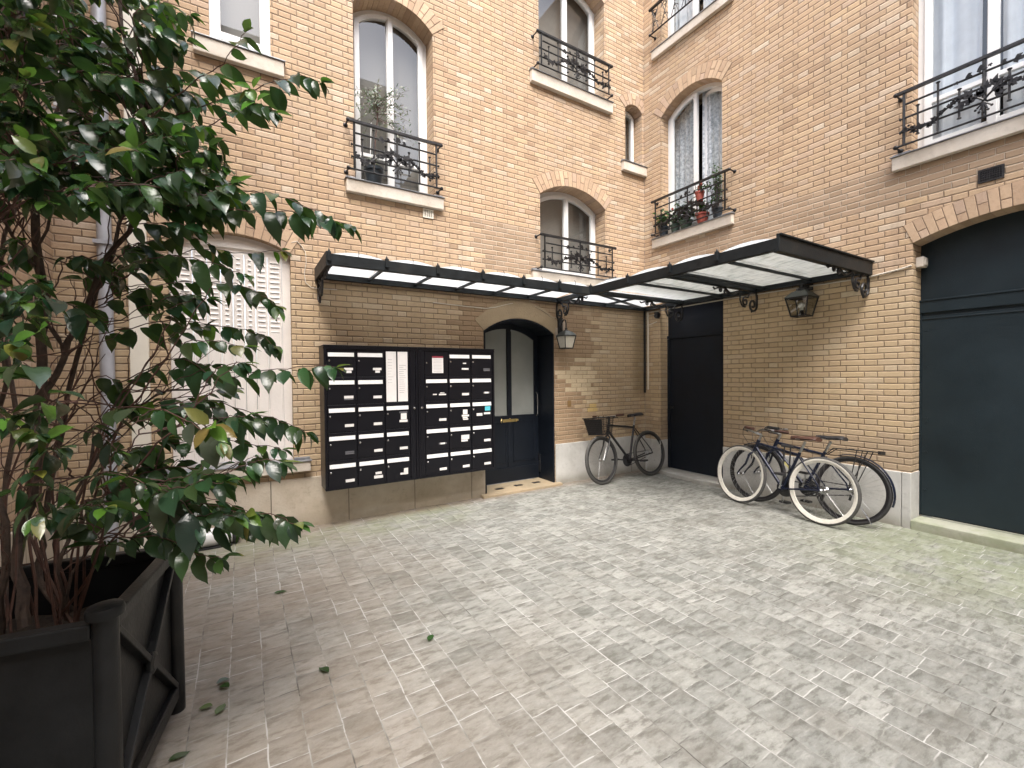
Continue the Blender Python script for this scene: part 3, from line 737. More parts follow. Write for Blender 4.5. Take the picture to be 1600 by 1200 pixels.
for (a, b) in ((-2.80, -2.335), (-2.27, -1.885)):
    g = MB(); rb(mA, g, a-.01, b+.01, .945, 2.16 if a < -2.5 else 2.14, .378, .386); g.build('frosted_pane', M['frost'], dl)
g = MB(); g.tube([(-1.862, .345, .93), (-1.862, .31, .96), (-1.862, .305, 1.1), (-1.862, .31, 1.24), (-1.862, .345, 1.27)], .009, 8); g.build('pull_handle', M['chrome'], dl, smooth=True)
g = MB()
for z in (1.06, 1.14): g.lathe((-1.835, .357, z), (0, -1, 0), [(.014, 0), (.014, .012), (.006, .018)], 12)
g.build('lock_cylinder', M['chrome'], dl, smooth=True)
g = MB(); rb(mA, g, -2.42, -2.19, .865, .905, .343, .349); g.ball((-2.305, .343, .905), .014); g.tube([(-2.44, .343, .862), (-2.45, .335, .885), (-2.435, .343, .915)], .008, 6); g.ball((-2.18, .343, .888), .016)
g.build('letter_flap', M['brass'], dl, bevel=.003)
g = MB(); rb(mA, g, -1.822-.004, -1.80, .12, .38, .30, .345); g.build('hinge', M['steel'], dr)
t_ = MB(); rb(mA, t_, -2.96, -1.735, -.05, .030, -.10, .36); th = t_.build('door_threshold', M['thresh'], bA, bevel=.006)
for x, y in ((-2.62, .14), (-2.31, .16), (-2.02, .16)):
    g = MB(); g.lathe((x, y-.03, .0305), (0, 0, 1), [(.075, 0), (.075, .002)], 4); o = g.build('black_tile_inlay', M['bblack'], th)
    for v in o.data.vertices: v.co.x += (v.co.x-x)*.10; v.co.y = (y-.03)+(v.co.y-(y-.03))*.62
g = MB(); rb(mA, g, -2.96, -2.1, .0302, .0318, -.095, -.07)
# wing B
for q, kw in ((B1, dict(cover='lace', open_r=R(-22))), (B2, dict(cover='sheer')), (B3, dict(cover='sheer', low=4.06))):
    window(bB, mBw, *q, d=.175, **kw); voussoirs(bB, mBw, q[0], q[1], q[3], q[4], .165)
sill(bB, mBw, -1.495, -.20, 3.435, 3.565, .06, B1[0], B1[1], .16)
sill(bB, mBw, -1.495, -.20, 6.29, 6.41, .06, B2[0], B2[1], .16)
sill(bB, mBw, -4.43, -3.13, 3.445, 3.57, .06, B3[0], B3[1], .16)
railing(bB, mBw, -1.49, -.27, 3.615, 4.11)
railing(bB, mBw, -1.47, -.24, 6.62, 6.99, style='scroll')
railing(bB, mBw, -4.34, -3.19, 3.635, 4.125)
voussoirs(bB, mBw, GT[0], GT[1], GT[3], GT[4], .21, h=.19)
# gate
g = MB(); D = .215
g.plate(opening(GT[0], GT[1], .10, GT[3], GT[4]), [], mBw, D, D+.04)
rb(mBw, g, GT[0], GT[1], 2.075, 2.19, D-.028, D-.001)
rb(mBw, g, GT[0], GT[1], 2.185, 2.20, D-.038, D-.027)
rb(mBw, g, GT[0]+.02, GT[1]-.012, .115, 2.045, D-.012, D-.001)
rb(mBw, g, GT[0]+.02, GT[1]-.012, 2.010, 2.022, D-.020, D-.012)
rb(mBw, g, GT[1]-.012, GT[1], .10, 2.074, D-.022, D-.001)
gt = g.build('garage_gate', M['gatep'], bB, bevel=.003)
g = MB()
for z in (.35, .72, 1.05, 1.55, 1.9): rb(mBw, g, GT[1]-.06, GT[1]-.03, z, z+.012, D-.016, D-.012)
g.lathe(mBw(GT[1]-.055, 1.02, D-.012), (-1, 0, 0), [(.009, 0), (.009, .008)], 10); g.build('gate_fitting', M['gatep'], gt)
g = MB(); rb(mBw, g, GT[0], GT[1]-.10, .092, .108, D-.02, D-.013); g.build('weather_strip', M['chrome'], gt)
g = MB(); rb(mBw, g, GT[0]-.15, GT[1]-.003, -.05, .088, -.03, D+.1); g.build('gate_step', M['step'], bB, bevel=.008)
# corner door
g = MB(); D = .18
g.plate(opening(DB[0], DB[1], .062, DB[3], DB[4]), [], mBw, D, D+.04)
rb(mBw, g, DB[0], DB[1], 2.05, 2.095, D-.03, D-.001); rb(mBw, g, DB[0]+.04, DB[1]-.05, .075, 2.03, D-.014, D-.001)
rb(mBw, g, DB[1]-.045, DB[1], .065, 2.045, D-.024, D-.001); rb(mBw, g, DB[0], DB[0]+.035, .065, 2.045, D-.024, D-.001)
db = g.build('corner_door', M['doorp'], bB, bevel=.003)
g = MB(); g.lathe(mBw(DB[1]-.10, 1.0, D-.014), (-1, 0, 0), [(.02, 0), (.018, .01), (.008, .012), (.008, .04), (.02, .05), (.02, .06)], 12); g.build('door_knob', M['iron'], db, smooth=True)
s_ = MB(); pts = [(DB[0]-.02, .0), (DB[0]-.02, -.10), (-1.12, -.135), (-.8, -.13), (-.5, -.10), (-.33, -.06), (-.27, -.02), (-.27, 0)]
s_.plate([(a, b) for a, b in pts], [], lambda a, b, d: (b, a, d), -.05, .055)
rb(mBw, s_, DB[0]+.001, DB[1]-.001, -.05, .055, 0., D+.05); s_.build('door_step', M['stoneB'], bB, bevel=.01)
# vents (building fittings)
def vent(bld, mp, u0, u1, z0, z1, mat, nx, nz, name='wall_vent'):
    f = MB(); fr = .012; hol = []
    cw = (u1-u0-2*fr)/nx; ch = (z1-z0-2*fr)/nz
    for i in range(nx):
        for j in range(nz):
            hol.append(rect(u0+fr+i*cw+cw*.18, u0+fr+(i+1)*cw-cw*.18, z0+fr+j*ch+ch*.18, z0+fr+(j+1)*ch-ch*.18))
    f.plate(rect(u0, u1, z0, z1), hol, mp, -.012, -.001)
    v = f.build(name, mat, bld); g = MB(); rb(mp, g, u0+.005, u1-.005, z0+.005, z1-.005, -.003, -.0005); g.build('vent_shade_sheet', M['dark'], v)  # dark sheet behind the grille paints the shade of the hollow
vent(bB, mBw, -3.865, -3.71, 3.12, 3.235, M['iron'], 9, 5)
vent(bA, mA, -3.655, -3.53, 3.335, 3.435, M['creampipe'], 4, 6)
# opposite side of the court, closing the light well behind the camera
bD = thing('brick_building', 'yellow brick block closing the courtyard behind the viewer, reflected in the window panes', 'building', (-3, -10.2, 0))
mD = lambda u, z, d: (u, -13.-d, z)
mb = MB(); wins = []
for zf in (.9, 3.8, 6.7, 9.6):
    for u in (-13., -11.2, -9.4, -7.7, -6.0, -4.3, -2.6, -1.2): wins.append((u, u+.95, zf, zf+1.7, zf+1.85))
mb.plate(rect(-15., 0., -.3, 13.), [op(x) for x in wins], mD, 0., .3); mb.build('brick_wall', M['brickC'], bD)
for x in wins:
    f = MB(); f.plate(op(x), [opening(x[0], x[1], x[2]+.06, x[3], x[4], .07, x[0]+.07, (x[0]+x[1])/2-.05, 6), opening(x[0], x[1], x[2]+.06, x[3], x[4], .07, (x[0]+x[1])/2+.05, x[1]-.07, 6)], mD, .12, .16)
    wo = f.build('window', M['white'], bD); g = MB(); rb(mD, g, x[0], x[1], x[2], x[4], .17, .18); g.build('pane', M['blind'], wo)
mb = MB(); rb(mD, mb, -15, 0, 13., 13.25, -.25, .3); mb.build('cornice', M['sill'], bD)
bE = thing('brick_building', 'low pale block far to the west, reflected in the side window panes', 'building', (-15.2, -7, 0))
mE = lambda u, z, d: (-15.-d, u, z)
mb = MB(); wins = [(u, u+1., zf, zf+1.6, zf+1.75) for zf in (.9, 3.8, 6.4) for u in (-12., -10.2, -8.4, -6.6)]
mb.plate(rect(-13., -4.6, -.3, 8.6), [op(x) for x in wins], mE, 0., .3); mb.build('rendered_wall', M['sill'], bE)
for x in wins:
    f = MB(); f.plate(op(x), [opening(x[0], x[1], x[2]+.06, x[3], x[4], .07, x[0]+.07, (x[0]+x[1])/2-.05, 6), opening(x[0], x[1], x[2]+.06, x[3], x[4], .07, (x[0]+x[1])/2+.05, x[1]-.07, 6)], mE, .12, .16)
    wo = f.build('window', M['white'], bE); g = MB(); rb(mE, g, x[0], x[1], x[2], x[4], .17, .18); g.build('pane', M['blind'], wo)
# ground
g = MB(); n = 60
vs = []; fs = []
g.add([(-30, -30, 0), (20, -30, 0), (20, 20, 0), (-30, 20, 0)], [(0, 1, 2, 3)])
gr = g.build('ground', M['paving'])
gr['kind'] = 'structure'; gr.name = 'pavement'
# ================================================================== mailbox bank
FY = -.28
mbk = thing('mailbox_bank', 'wide black wall bank of letterboxes with white flaps beside the arched door', 'mailboxes', (-3.84, 0, .4))
c = MB()
X0, X1, Z0, Z1 = -4.785, -2.900, .395, 1.815
c.box((X0, FY+.012, Z0), (X1, -.002, Z1)); cs = c.build('cabinet', M['boxp'], mbk, bevel=.004)
c = MB()
for a, b in ((X0, -3.845), (-3.839, X1)):
    for z0, z1 in ((Z0, Z0+.022), (Z1-.028, Z1)): c.box((a, FY-.012, z0), (b, FY+.012, z1))
    c.box((a, FY-.012, Z0+.022), (a+.022, FY+.012, Z1-.028)); c.box((b-.022, FY-.012, Z0+.022), (b, FY+.012, Z1-.028))
c.box((X0-.004, FY-.018, Z1-.002), (X1+.004, -.002, Z1+.008))
c.build('outer_frame', M['boxp'], mbk, bevel=.003)
c = MB(); c.box((-3.928, FY-.006, Z0+.024), (-3.869, FY+.011, Z1-.03)); c.box((-3.815, FY-.006, Z0+.024), (-3.765, FY+.011, Z1-.03))
c.build('centre_stile', M['boxp'], mbk, bevel=.003)
for x in (-3.885, -3.80):
    c = MB(); c.lathe((x, FY-.006, 1.165), (0, -1, 0), [(.016, 0), (.016, .006), (.012, .012), (.011, .013)], 14); c.build('cabinet_lock', M['chrome'], mbk, smooth=True)
colsx = [(-4.757, -4.482), (-4.476, -4.200), (-4.194, -3.932), (-3.761, -3.486), (-3.480, -3.205), (-3.199, -2.926)]
def labels(g, gd, gc, x0, x1, zt, kind):
    'name cards under the flap of one letterbox; kinds read off the photo'
    xr = x1-.03; y0, y1 = FY-.0065, FY-.002
    def card(a, b, z0, z1, mb=None): (mb or g).box((xr-b, y0, zt-z1), (xr-a, y1, zt-z0))
    zc_ = .205
    if kind == 'w': card(0, .085, .195, .222)
    elif kind == 'w2': card(0, .085, .185, .208); card(.015, .062, .211, .236)
    elif kind == 'w3': card(.0, .088, .188, .214); card(.0, .088, .216, .230, gd)
    elif kind == 'd': card(0, .085, .19, .203, gd); card(0, .085, .207, .220, gd)
    elif kind == 'big': card(.008, .07, .115, .180); card(0, .085, .184, .208); card(.0, .085, .095, .112, gd)
    elif kind == 'flag': card(.0, .045, .150, .215); card(.045, .085, .195, .215)
    elif kind == '2': card(.012, .075, .155, .178); card(0, .09, .192, .220)
    elif kind == 'tw': card(.11, .155, .195, .207); card(0, .085, .197, .212); card(.02, .07, .182, .192)
    elif kind == 's': card(.03, .07, .125, .138); card(0, .085, .185, .205)
    elif kind == 'sm': card(.02, .075, .19, .208); card(0, .02, .19, .208, gd); card(.075, .09, .19, .208, gd)
    elif kind == 'tan': card(.02, .075, .11, .165); card(0, .09, .170, .190); card(.02, .08, .194, .210); card(.01, .075, .214, .228)
    elif kind == 'cy': card(0, .07, .085, .135, gc); card(.0, .085, .155, .178); card(.105, .18, .160, .192)
    elif kind == 'scrap': card(0, .10, .125, .175); card(.02, .10, .178, .20)
kinds = {(0,0):'w2',(1,0):'w2',(4,0):'s',(5,0):'d',
         (0,1):'w3',(1,1):'w',(3,1):'tw',(4,1):'w',(5,1):'sm',
         (0,2):'w',(1,2):'w',(2,2):'big',(3,2):'w',(4,2):'tan',(5,2):'cy',
         (0,3):'d',(1,3):'w',(2,3):'w',(3,3):'sm',(4,3):'scrap',(5,3):'w',
         (0,4):'w',(1,4):'2',(2,4):'flag',(3,4):'w',(4,4):'w',(5,4):'w'}
for ci, (a, b) in enumerate(colsx):
    for r in range(5):
        zt = 1.783-.2755*r; zb = zt-.2715
        if ci == 2 and r < 2:
            if r == 0:
                f = MB(); f.box((a, FY-.004, zt-.2755-.2715), (b, FY+.011, zt)); nb = f.build('notice_case', M['boxp'], mbk, bevel=.003)
                f = MB(); f.box((a+.012, FY-.0075, zt-.54), (a+.118, FY-.0045, zt-.015)); f.box((a+.134, FY-.0075, zt-.54), (a+.240, FY-.0045, zt-.015)); f.build('notice_sheet', M['paper'], nb)
                f = MB()
                for k in range(14): f.box((a+.15, FY-.0079, zt-.16-.022*k), (a+.15+random.Random(k).uniform(.04, .075), FY-.0076, zt-.156-.022*k))
                for k in range(9): f.box((a+.03, FY-.0079, zt-.10-.03*k), (a+.03+random.Random(k+9).uniform(.03, .06), FY-.0076, zt-.097-.03*k))
                f.build('print_lines', M['ink_shade'], nb, weld=False)
            continue
        f = MB(); f.box((a, FY-.002, zb), (b, FY+.011, zt)); pn = f.build('mailbox_door', M['boxp'], mbk, bevel=.003)
        if ci == 3 and r == 0:
            f = MB(); f.box((a+.085, FY-.006, zb+.03), (a+.215, FY-.003, zt-.075)); f.build('notice_sheet', M['paper'], pn)
            f = MB(); f.box((a+.085, FY-.0065, zt-.075), (a+.215, FY-.003, zt-.055)); f.build('notice_heading', M['red'], pn)
            f = MB()
            for k in range(9): f.box((a+.10, FY-.0067, zt-.095-.016*k), (a+.195, FY-.0062, zt-.0925-.016*k))
            f.build('print_lines', M['ink_shade'], pn, weld=False)
            f = MB(); f.lathe((a+.022, FY-.002, zt-.13), (0, -1, 0), [(.011, 0), (.011, .005), (.007, .010)], 12); f.build('lock', M['chrome'], pn, smooth=True); continue
        f = MB(); z1 = zt-.035; z0 = z1-.040
        f.hexa([Vector(p) for p in ((a+.012, FY-.010, z0), (b-.018, FY-.010, z0), (b-.018, FY-.002, z0), (a+.012, FY-.002, z0), (a+.012, FY-.005, z1), (b-.018, FY-.005, z1), (b-.018, FY-.002, z1), (a+.012, FY-.002, z1))])
        f.build('letter_flap', M['alu'], pn, bevel=.0015)
        f = MB(); f.lathe((a+.024, FY-.002, zt-.115), (0, -1, 0), [(.010, 0), (.010, .005), (.0065, .009)], 12); f.build('lock', M['chrome'], pn, smooth=True)
        g, gd, gc = MB(), MB(), MB(); labels(g, gd, gc, a, b, zt, kinds.get((ci, r), 'w'))
        for m_, mt, nm in ((g, 'paper', 'name_card'), (gd, 'greylabel', 'name_card'), (gc, 'cyan', 'sticker')):
            if m_.v: m_.build(nm, M[mt], pn)
# ================================================================== canopy
cn = thing('glass_canopy', 'black iron awning with arched glass panes turning the corner above the doors', 'canopy', (-2, -.4, 2.5))
YO, XO = -.70, -1.745; XE, YE = -4.80, -2.95
f = MB()
f.box((XE, -.045, 2.505), (0., -.001, 2.565)); f.box((XE, -.075, 2.500), (0., -.045, 2.512))
f.box((-.045, YE, 2.505), (-.001, -.045, 2.565)); f.box((-.075, YE, 2.500), (-.045, -.045, 2.512))
f.build('wall_rail', M['iron2'], cn, bevel=.002)
f = MB(); f.box((XE, YO-.012, 2.505), (XO+.01, YO+.012, 2.598)); f.box((XE, YO-.012, 2.500), (XO, YO+.045, 2.510)); f.build('outer_beam', M['iron2'], cn, bevel=.003)
f = MB(); f.box((XO-.012, YE, 2.505), (XO+.012, YO-.013, 2.598)); f.box((XO-.012, YE, 2.500), (XO+.045, YO-.013, 2.510)); f.build('outer_beam', M['iron2'], cn, bevel=.003)
f = MB(); f.box((XE-.014, YO-.016, 2.495), (XE+.01, -.001, 2.615)); f.box((XE-.014, YO-.016, 2.488), (XE+.04, -.001, 2.497)); f.build('end_plate', M['iron2'], cn, bevel=.003)
f = MB(); f.box((XO-.016, YE-.014, 2.495), (-.001, YE+.01, 2.625)); f.box((XO-.016, YE-.03, 2.615), (-.001, YE+.01, 2.63)); f.box((XO-.016, YE-.014, 2.488), (-.001, YE+.045, 2.497)); f.build('end_plate', M['iron2'], cn, bevel=.003)
for nm, a, b in (('rib', (XO+.0, YO, 2.535), (XO, -.02, 2.535)), ('rib', (XO, YO, 2.535), (-.02, YO-.02, 2.535)), ('rib', (XO, -1.80, 2.535), (-.02, -1.78, 2.535))):
    f = MB(); f.bar(a, b, .055, .055); f.build(nm, M['iron2'], cn, bevel=.004)
for x in (-4.28, -3.77, -3.26, -2.745, -2.24):
    f = MB(); f.bar((x, YO, 2.540), (x, -.03, 2.540), .022, .028); f.build('glazing_bar', M['iron2'], cn, bevel=.002)
for y in (-2.42, -1.90, -1.33):
    f = MB(); f.bar((XO, y, 2.540), (-.03, y, 2.540), .022, .028); f.build('glazing_bar', M['iron2'], cn, bevel=.002)
f = MB(); f.bar((XO, YO, 2.54), (-.02, -.02, 2.54), .022, .028); f.build('glazing_bar', M['iron2'], cn)
f = MB(); f.bar((-.875, YO, 2.54), (-.875, -.03, 2.54), .02, .026); f.build('glazing_bar', M['iron2'], cn)
def pane(a0, a1, fixed, n=10, rise=.038, slope=.03):
    'arched pane; fixed(u, v, z): u along the run, v 0..1 from outer beam to the wall'
    g = MB(); vs = []; fs = []
    for i in range(n+1):
        u = a0+(a1-a0)*i/n; zz = 2.588+rise*(1-(2*i/n-1)**2)
        for vv in (0., .5, 1.):
            for t_ in (0, .005): vs.append(fixed(u, vv, (zz if vv < .4 else (2.584+(zz-2.588)*.5 if vv < .9 else 2.568))+t_))
    for i in range(n):
        a = i*6; b = (i+1)*6
        for j in (0, 2): fs += [(a+j, b+j, b+j+2, a+j+2), (a+j+1, a+j+3, b+j+3, b+j+1)]
        fs += [(a, a+1, b+1, b), (a+4, b+4, b+5, a+5)]
    fs += [(0, 2, 3, 1), (2, 4, 5, 3), (n*6, n*6+1, n*6+3, n*6+2), (n*6+2, n*6+3, n*6+5, n*6+4)]
    g.add(vs, fs); return g.build('glass_pane', M['cglass'], cn, smooth=False)
bx = [XE+.012, -4.28, -3.77, -3.26, -2.745, -2.24, XO-.02]
for i in range(6):
    pane(bx[i]+.004, bx[i+1]-.004, lambda u, v, z: (u, (YO-.0)*(1-v)-.022*v, z))
by = [YE+.012, -2.42, -1.90, -1.33, YO-.03]
for i in range(4):
    pane(by[i]+.004, by[i+1]-.004, lambda u, v, z: (XO*(1-v)-.022*v, u, z))
pane(XO+.03, -.88, lambda u, v, z: (u, (YO+.03)*(1-v)-.022*v, z), rise=.0); pane(-.87, -.05, lambda u, v, z: (u, (YO+.03)*(1-v)-.022*v, z), rise=.0)
def clip(x, y, dx, dy):
    f = MB(); f.box((x-.016-abs(dy)*0, y-.016, 2.53), (x+.016, y+.016, 2.612))
    f.lathe((x, y, 2.61), (0, 0, 1), [(.014, 0), (.010, .012), (.003, .030)], 6); f.build('pane_clip', M['iron2'], cn, bevel=.003)
for x in bx[:-1]: clip(x-.0, YO-.016, 1, 0)
for y in by[1:-1]: clip(XO-.016, y, 0, 1)
clip(XO-.01, YO-.012, 1, 0)
for k in range(6):
    f = MB(); f.tube([((bx[k]+bx[k+1])/2, YO-.014, 2.59), ((bx[k]+bx[k+1])/2, YO-.02, 2.63), ((bx[k]+bx[k+1])/2, YO-.0, 2.652)], .003, 5); f.build('glass_hook', M['iron2'], cn)
def spiral(c, r0_, r1_, a0, turns, n=26):
    return [(c[0]+(r0_+(r1_-r0_)*i/n)*math.cos(a0+turns*2*math.pi*i/n), c[1]+(r0_+(r1_-r0_)*i/n)*math.sin(a0+turns*2*math.pi*i/n)) for i in range(n+1)]
def bracket(mp3, sc_=1.):
    'wrought iron scrolls below the canopy, profile in (distance from wall, height)'
    f = MB(); T = lambda pts, r: f.tube([mp3(a*sc_, 2.50-(2.50-b)) for a, b in pts], r*1.4, 6)
    T([(.02, 2.495), (.008, 2.44), (.010, 2.36)]+spiral((.095, 2.345), .086, .022, math.pi, 1.35), .0095)
    T([(.02, 2.495), (.10, 2.495), (.17, 2.47), (.20, 2.43)]+spiral((.255, 2.375), .065, .018, math.pi*.85, -1.3)[4:], .0085)
    T(spiral((.30, 2.40), .02, .075, math.pi*1.5, 1.)[:0]+[(.255, 2.31), (.33, 2.33), (.365, 2.39), (.36, 2.45), (.40, 2.485), (.46, 2.455), (.53, 2.44), (.60, 2.465), (.66, 2.495)], .008)
    T(spiral((.655, 2.462), .036, .010, math.pi*.5, 1.3), .007); T(spiral((.745, 2.472), .028, .008, math.pi*.5, -1.3), .007)
    T([(.655, 2.498), (.80, 2.490), (.86, 2.470), (.885, 2.487)], .007)
    f.ball(mp3(.12*sc_, 2.262), .013, 6); f.ball(mp3(.30*sc_, 2.312), .012, 6)
    return f.build('scroll_bracket', M['iron'], cn, weld=False)
bracket(lambda d, z: (-d, YE+.02, z)); bracket(lambda d, z: (-d, -1.79, z)); bracket(lambda d, z: (XO+.0, -d*.72, z)); bracket(lambda d, z: (XE+.02, -d*.72, z))
bracket(lambda d, z: (-d, YO-.01, z))
# ================================================================== lanterns
def lantern(name, label, top, w0, w1, h, ang=0, arm=None, backs=None, bulb=False, mat='iron'):
    'top: centre of the roof rim; w0 rim half width, w1 bottom half width'
    t = thing(name, label, 'lantern', top, group='wall lanterns')
    x, y, z = top; q = math.pi/4+ang
    def ring(r, zz): return [Vector((x+r*1.414*math.cos(q+k*math.pi/2), y+r*1.414*math.sin(q+k*math.pi/2), zz)) for k in range(4)]
    f = MB(); a = ring(w0, z); b = ring(w1, z-h)
    for k in range(4):
        f.bar(a[k], b[k], .012, .012); f.bar(a[k], a[(k+1) % 4], .012, .014); f.bar(b[k], b[(k+1) % 4], .012, .012)
    f.build('cage', M['iron'], t)
    g = MB()
    for k in range(4): g.add([a[k]*.97+Vector(top)*.03, a[(k+1) % 4]*.97+Vector(top)*.03, b[(k+1) % 4]*.98+Vector((x, y, z-h))*.02, b[k]*.98+Vector((x, y, z-h))*.02], [(0, 1, 2, 3)])
    g.build('glass_pane', M['lglass'] if bulb else M['opal'], t)
    rf = MB(); r1_ = ring(w0*1.12, z+.004); r2_ = ring(w0*.62, z+h*.34); r3_ = ring(w0*.5, z+h*.36); r4_ = ring(w0*.3, z+h*.46)
    rf.add(r1_+r2_+r3_+r4_, [(i*4+k, i*4+(k+1) % 4, (i+1)*4+(k+1) % 4, (i+1)*4+k) for i in range(3) for k in range(4)]+[(0, 3, 2, 1), (12, 13, 14, 15)])
    rf.build('roof', paint('lantern_zinc', (.07, .075, .07), .45, .4, .3, 10, .001) if 'lz' not in M else M['lz'], t, bevel=.002)
    if bulb:
        g = MB(); g.ball((x, y, z-h*.42), .034, 12); g.lathe((x, y, z-h*.42-.03), (0, 0, -1), [(.02, 0), (.018, .035), (.012, .045)], 10); g.build('bulb', M['alu'], t, smooth=True)
        g = MB(); g.lathe((x, y, z-h), (0, 0, 1), [(.03, 0), (.02, .05), (.016, .09)], 10); g.build('bulb_holder', M['iron'], t)
    return t
lt = lantern('wall_lantern', 'small lantern with cloudy glass on a curved arm right of the arched door', (-1.715, -.17, 2.035), .092, .062, .165)
f = MB(); f.box((-1.735, -.022, 2.075), (-1.655, -.0, 2.30)); f.build('back_plate', M['iron'], lt, bevel=.004)
f = MB(); f.tube([(-1.695, -.02, 2.13), (-1.695, -.05, 2.22), (-1.70, -.10, 2.265), (-1.71, -.15, 2.25), (-1.715, -.17, 2.20), (-1.715, -.17, 2.11)], .008, 8)
f.lathe((-1.715, -.17, 2.10), (0, 0, 1), [(.045, 0), (.03, .012), (.012, .02), (.018, .035), (.008, .05)], 10); f.build('arm', M['iron'], lt)
f = MB(); f.box((-1.775, -.010, 2.02), (-1.70, -.001, 2.16)); f.box((-1.66, -.008, 2.12), (-1.60, -.001, 2.25)); f.build('cover_plate', M['tan'], lt, bevel=.003)
lt = lantern('wall_lantern', 'dark lantern with a white bulb under the awning on the right wall', (-.16, -2.375, 2.335), .115, .075, .20, bulb=True)
f = MB(); f.lathe((-.16, -2.375, 2.42), (0, 0, 1), [(.055, 0), (.05, .02), (.025, .03), (.025, .05), (.045, .055), (.045, .07)], 10)
f.bar((-.16, -2.375, 2.475), (-.002, -2.375, 2.475), .03, .02); f.box((-.012, -2.42, 2.43), (-.001, -2.33, 2.50)); f.build('arm', M['iron'], lt)
# ================================================================== pipes and cables
def pipething(name, label, cat, pts, r, mat, clips=(), n=10):
    t = MB(); t.tube(pts, r, n)
    for c_ in clips: t.box(*c_)
    return tag(t.build(name, M[mat], None, smooth=True), label, cat)
pipething('drain_pipe', 'grey rainwater pipe running down the wall behind the shrub', 'pipe', [(-6.40, -.06, 8.9), (-6.40, -.06, 1.10), (-6.40, -.075, 1.0), (-6.40, -.075, .02)], .047, 'greypipe', [((-6.46, -.12, z), (-6.34, -.0, z+.03)) for z in (1.0, 2.6, 4.2, 5.8)])
t = MB(); t.box((-6.26, -.05, .0), (-6.135, -.001, 8.9)); tag(t.build('wall_duct', M['creampipe'], None, bevel=.006), 'cream flat duct running full height between the grey pipe and the shuttered window', 'duct')
t = MB(); t.tube([(-.035, -.030, 2.50), (-.035, -.030, 1.22)], .016, 8)
tag(t.build('cable_conduit', M['iron'], None, smooth=True), 'black vertical pipe in the inner wall corner', 'pipe')
t = MB(); t.tube([(-.012, -.075, 2.49), (-.012, -.075, 1.27)], .013, 8)
t.tube([(-.012, -.075, 2.42), (-.012, -.30, 2.44)], .006, 6); t.tube([(-.012, -.085, 2.28), (-.012, -.25, 2.315)], .006, 6)
tag(t.build('cable_conduit', M['cable'], None, smooth=True), 'pale grey conduit beside the black pipe in the wall corner', 'pipe')
t = MB(); t.tube([(-.012, -.10, 2.475), (-.012, -1.5, 2.487), (-.012, -2.3, 2.478), (-.012, -2.94, 2.472), (-.014, -3.20, 2.50), (-.012, -3.262, 2.515), (.06, -3.268, 2.53), (.1, -3.268, 2.535)], .009, 6)
tag(t.build('wall_cable', M['cable'], None, smooth=True), 'thin pale cable clipped under the awning running to the gate', 'cable')
t = MB(); t.box((.07, -3.335, 2.505), (.17, -3.277, 2.60)); t.box((.085, -3.345, 2.515), (.155, -3.335, 2.59))
tag(t.build('junction_box', M['sill'], None, bevel=.008), 'small cream junction box at the top left of the wide gate', 'junction box')
t = MB(); t.lathe((-.06, -.285, 2.395), (-1, -.2, .0), [(.034, -.05), (.036, 0), (.034, .02), (.026, .028)], 14); t.box((-.06, -.31, 2.39), (-.0, -.26, 2.44)); t.lathe((-.055, -.285, 2.425), (0, 0, 1), [(.04, 0), (.038, .025), (.02, .03)], 14)
tag(t.build('security_camera', M['iron'], None, smooth=True), 'small dark camera high on the brick jamb of the corner door', 'camera')
t = MB(); P_ = [(-5.02, 2.84), (-4.97, 2.86), (-4.93, 2.82), (-4.895, 2.76), (-4.89, 2.66), (-4.91, 2.55), (-4.90, 2.46), (-4.85, 2.415), (-4.80, 2.41), (-4.60, 2.415)]
t.tube([(a, -.008, b) for a, b in P_], .0045, 6)
tag(t.build('wall_cable', M['cable'], None, smooth=True), 'looping cream cable between the shuttered window and the awning end', 'cable')
t = MB(); P_ = [(-3.55, 2.365), (-3.1, 2.35), (-2.86, 2.345), (-2.72, 2.37), (-2.55, 2.42), (-2.46, 2.44)]
t.tube([(a, -.012, b) for a, b in P_], .005, 6); P_ = [(-2.12, 2.43), (-1.95, 2.36), (-1.85, 2.30), (-1.74, 2.30)]; 
tag(t.build('wall_cable', M['cable'], None, smooth=True), 'pale cable sagging over the arch of the entrance door', 'cable')
t = MB(); t.tube([(a, -.012, b) for a, b in P_], .004, 6)
tag(t.build('wall_cable', M['tan'], None, smooth=True), 'short tan cable leading from the door arch to the wall lantern', 'cable')
# object on the ground at the wall foot behind the shrub
t = thing('floor_tube', 'white tube with a black end lying at the wall foot behind the planter', 'tube', (-5.7, -.12, .08))
f = MB(); f.lathe((-6.05, -.13, .085), (1, .03, 0), [(.05, 0), (.075, .02), (.078, .46), (.07, .50), (.065, .50)], 20); f.build('tube_body', M['alu'], t, smooth=True)
f = MB(); f.lathe((-5.548, -.115, .085), (1, .03, 0), [(.084, -.012), (.086, .03), (.06, .045)], 20); f.box((-6.05, -.20, 0.0), (-5.56, -.05, .012)); f.build('black_end', M['plastic'], t, smooth=True)
